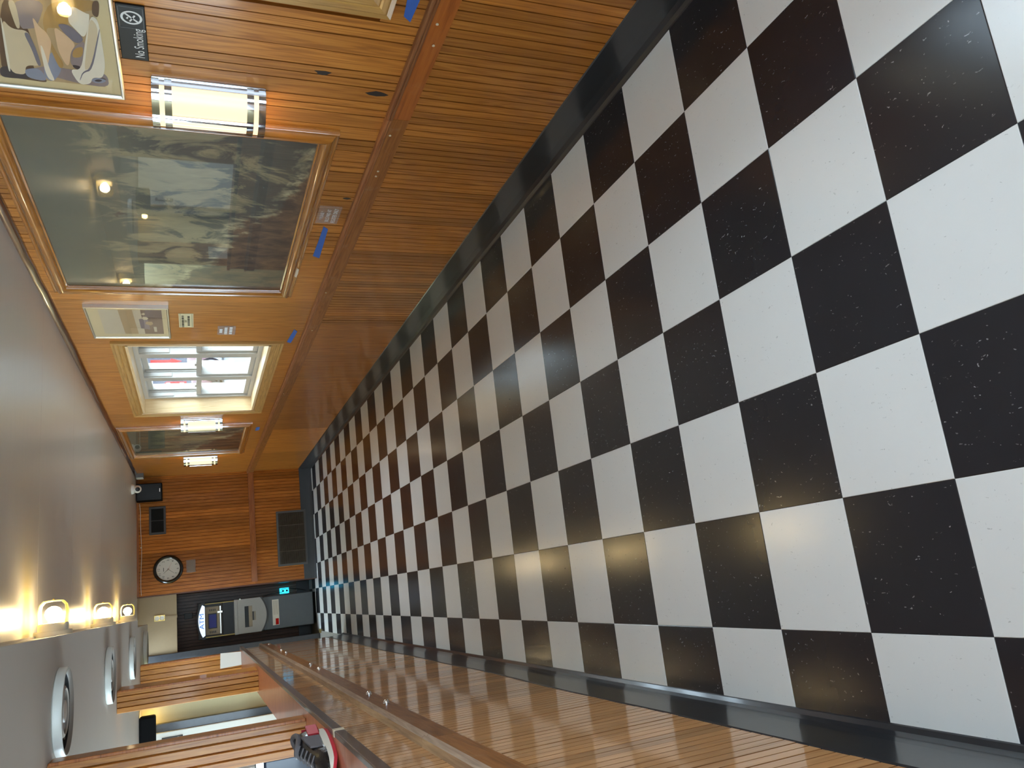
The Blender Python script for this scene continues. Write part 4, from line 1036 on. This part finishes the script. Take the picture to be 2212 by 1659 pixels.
for s, hw, h in ((.006, .018, .044), (.03, .036, .056), (.07, .043, .064), (.11, .042, .078), (.15, .039, .094), (.18, .037, .104), (.22, .036, .100), (.26, .034, .104), (.285, .022, .098)):
    ring_ = []
    for k in range(14):
        a = math.pi * k / 13
        ring_.append(fp(s, hw * math.cos(a) * (1 - .25 * math.sin(a)), .028 + (h - .028) * max(0, math.sin(a)) ** .7))
    rings.append(ring_)
O('upper', MB(t.location).loft(rings), 'shoe_black', t, smooth=True)
O('collar', MB(t.location).tube([fp(.225 + .052 * math.cos(a), .026 * math.sin(a), .101 + .006 * math.cos(2 * a)) for a in [2 * math.pi * k / 20 for k in range(21)]], .008, 8), 'shoe_grey', t, smooth=True)
O('heel_counter', MB(t.location).loft([[fp(.286, u, .03), fp(.297, u * .8, .034), fp(.296, u * .8, .072), fp(.284, u, .078)] for u in (-.024, -.012, 0, .012, .024)]), 'red_rubber', t, smooth=True)
O('side_overlay', MB(t.location).loft([[fp(s, .037, .03), fp(s, .042, .034), fp(s + .012, .037, .066), fp(s + .012, .032, .066)] for s in (.20, .215, .245, .27)]), 'red_rubber', t, smooth=True)
O('side_panel', MB(t.location).loft([[fp(s, .040, .034), fp(s, .045, .036), fp(s + .02, .038, h), fp(s + .02, .032, h)] for s, h in ((.10, .07), (.14, .08), (.18, .088))]), 'shoe_grey', t, smooth=True)
for k in range(5):
    s = .075 + k * .022; h = .071 + k * .008
    O('lace', MB(t.location).tube([fp(s, -.022, h - .008), fp(s + .006, 0, h + .002), fp(s + .012, .022, h - .008)], .0028, 6), 'shoe_grey', t)

# ------------------------------------------------------------------ behind the counter
t = T('kitchen_cabinet', 'tall off-white cabinet seen between the counter posts', 'cabinet', (-1.2, 7.45, 0))
O('body', MB(t.location).box(-1.6, -.842, 7.36, 7.498, .0, 1.90), 'fridge_white', t, bevel=.006)
O('side_trim', MB(t.location).box(-.842, -.772, 7.40, 7.498, 0, 1.90), 'jamb_dark', t)
O('badge', MB(t.location).box(-.925, -.888, 7.352, 7.361, 1.555, 1.735), 'atm_dark', t, bevel=.004)
O('badge_mark', MB(t.location).box(-.922, -.902, 7.350, 7.3525, 1.62, 1.71), 'off_white', t)
O('badge_mark', MB(t.location).box(-.918, -.897, 7.350, 7.3525, 1.588, 1.604), 'off_white', t)
t = T('black_speaker', 'black box speaker hung from the kitchen ceiling behind the posts', 'speaker', (-.79, 7.2, 1.91))
m = MB(t.location); m.box(-.905, -.655, 7.10, 7.24, 1.775, 1.909)
O('cabinet', m, 'black_matte', t, bevel=.02)
O('hanger', MB(t.location).box(-.80, -.76, 7.15, 7.19, 1.900, 1.91), 'black_plastic', t)
t = T('kitchen_lamp', 'small warm lamp hidden behind the hanging black speaker', 'lamp', (-.66, 7.38, 1.91))
O('socket', MB(t.location).lathe([(.02, 0), (.02, -.04), (.015, -.045)], (-.70, 7.36, 1.91), 'z', 14), 'white_plastic', t)
O('bulb', MB(t.location).lathe([(.012, -.042), (.026, -.065), (.024, -.085), (.01, -.098), (0, -.10)], (-.70, 7.36, 1.91), 'z', 16), 'kitchen_bulb', t, smooth=True)
t = T('drink_machine', 'navy blue machine with a chrome corner post behind the nearest post', 'machine', (-.62, 2.9, .9))
O('body', MB(t.location).box(-.86, -.442, 2.72, 3.10, .90, 1.155), 'navy', t, bevel=.01)
O('chrome_post', MB(t.location).box(-.47, -.44, 2.70, 2.72, 1.155, 1.19), 'chrome', t, bevel=.003)
O('white_panel', MB(t.location).box(-.86, -.46, 2.73, 3.10, 1.19, 1.42), 'white_plastic', t, bevel=.004)
O('chrome_band', MB(t.location).box(-.86, -.44, 2.715, 3.10, 1.155, 1.19), 'chrome', t, bevel=.002)
t = T('back_counter', 'low kitchen work counter behind the half wall', 'counter', (-.72, 2.5, 0))
O('carcass', MB(t.location).box(-1.05, -.40, 1.6, 4.2, 0, .86), 'fridge_white', t)
O('worktop', MB(t.location).box(-1.06, -.392, 1.59, 4.21, .86, .90), 'grey_metal', t, bevel=.004)

# ------------------------------------------------------------------ outside the window
GZ = .45
O('pavement', MB().box(2.07, 70, -30, 90, GZ - .6, GZ), 'asphalt', label=None, kind='structure')
def sign(loc, wd, z0, z1, label):
    t = T('yard_sign', label, 'sign', loc)
    o = t.location
    O('board', MB(o).box(loc[0] - wd / 2, loc[0] + wd / 2, loc[1], loc[1] + .02, z0, z1), 'sign_board', t)
    O('stake', MB(o).box(loc[0] - .02, loc[0] + .02, loc[1] + .02, loc[1] + .05, GZ, z1 - .1), 'white_plastic', t)
    return t
t = sign((5.99, 18.42, GZ), .26, 1.50, 2.37, 'white yard sign with a red arrow pointing down, outside the window')
cx = 5.99; y = 18.412
O('arrow', MB(t.location).prism([(cx - .028, 2.30), (cx + .028, 2.30), (cx + .028, 1.86), (cx + .066, 1.86), (cx, 1.62), (cx - .066, 1.86), (cx - .028, 1.86)], 'y', y, y + .008), 'sign_red', t)
t = sign((5.93, 20.52, GZ), .34, 1.42, 2.35, 'white yard sign with a red panel and white words outside the window')
cx = 5.93; y = 20.512
O('red_panel', MB(t.location).prism([(cx - .12, 1.54), (cx + .12, 1.54), (cx + .12, 2.02), (cx + .05, 2.10), (cx, 2.19), (cx - .05, 2.10), (cx - .12, 2.02)], 'y', y, y + .008), 'sign_red', t)
m = MB(t.location)
for z, hw in ((1.98, .085), (1.81, .075), (1.65, .085)):
    a = cx - hw
    while a < cx + hw - .02:
        m.box(a, a + .035, y - .004, y, z - .045, z + .045); a += .047
O('words', m, 'text_white', t)
t = T('parked_car', 'parked car with pale alloy wheels outside the window', 'car', (7.6, 24.5, GZ))
o = t.location; Wc = .42
side = [(-2.2, .35), (-2.25, .75), (-1.9, .98), (-1.1, 1.05), (-.55, 1.48), (.85, 1.50), (1.5, 1.08), (2.15, .95), (2.25, .6), (2.2, .35)]
# car length runs along x; wheel nearest the camera on its -y flank
cx0 = 8.95
O('body', MB(o).prism([(cx0 + a, GZ + b) for a, b in side], 'y', 24.62, 26.3), 'car_paint', t, bevel=.06)
O('side_window', MB(o).prism([(cx0 - .95, GZ + 1.06), (cx0 - .48, GZ + 1.40), (cx0 + .8, GZ + 1.42), (cx0 + 1.25, GZ + 1.08)], 'y', 24.605, 24.63), 'black_plastic', t)
for wx in (cx0 - 1.42, cx0 + 1.40):
    for wy in (24.50, 26.18):
        wh = O('wheel', MB(o).lathe([(.30, 0), (.36, .02), (.38, .06), (.38, .16), (.36, .2), (.30, .22), (.30, 0)], (wx, wy, GZ + .38), 'y', 32), 'tyre', t, smooth=True)
        O('rim', MB(o).lathe([(.30, .02), (.27, .05), (.0, .04)], (wx, wy, GZ + .38), 'y', 32), 'rim', wh, smooth=True)
        for k in range(10):
            a = 2 * math.pi * k / 10
            q0, q1 = .17, .24
            m = MB(o); m.prism([(wx + q0 * math.cos(a - .12), GZ + .38 + q0 * math.sin(a - .12)), (wx + q1 * math.cos(a - .16), GZ + .38 + q1 * math.sin(a - .16)), (wx + q1 * math.cos(a + .16), GZ + .38 + q1 * math.sin(a + .16)), (wx + q0 * math.cos(a + .12), GZ + .38 + q0 * math.sin(a + .12))], 'y', wy + .036, wy + .044)
            O('rim_slot', m, 'tyre', wh)
t = T('hedge', 'pale green hedge beyond the parking lot', 'hedge', (14, 40, GZ))
m = MB(t.location); random.seed(11)
for k in range(60):
    x = 6 + k * .45; n = 10
    c0 = Vector((x, 42 + random.uniform(-.6, .6), GZ + random.uniform(.6, 2.6))); r = random.uniform(.6, 1.1)
    pr = [(r * math.sin(i * math.pi / 5) * random.uniform(.85, 1.1), r * math.cos(i * math.pi / 5)) for i in range(6)]
    m.lathe(pr, c0, 'z', n)
O('foliage', m, 'leaf', t)
for k in range(8):
    O('stem', MB(t.location).tube([(7 + k * 3.3, 42, GZ), (7 + k * 3.3, 42, GZ + 1.5)], .06, 6), 'knot', t)
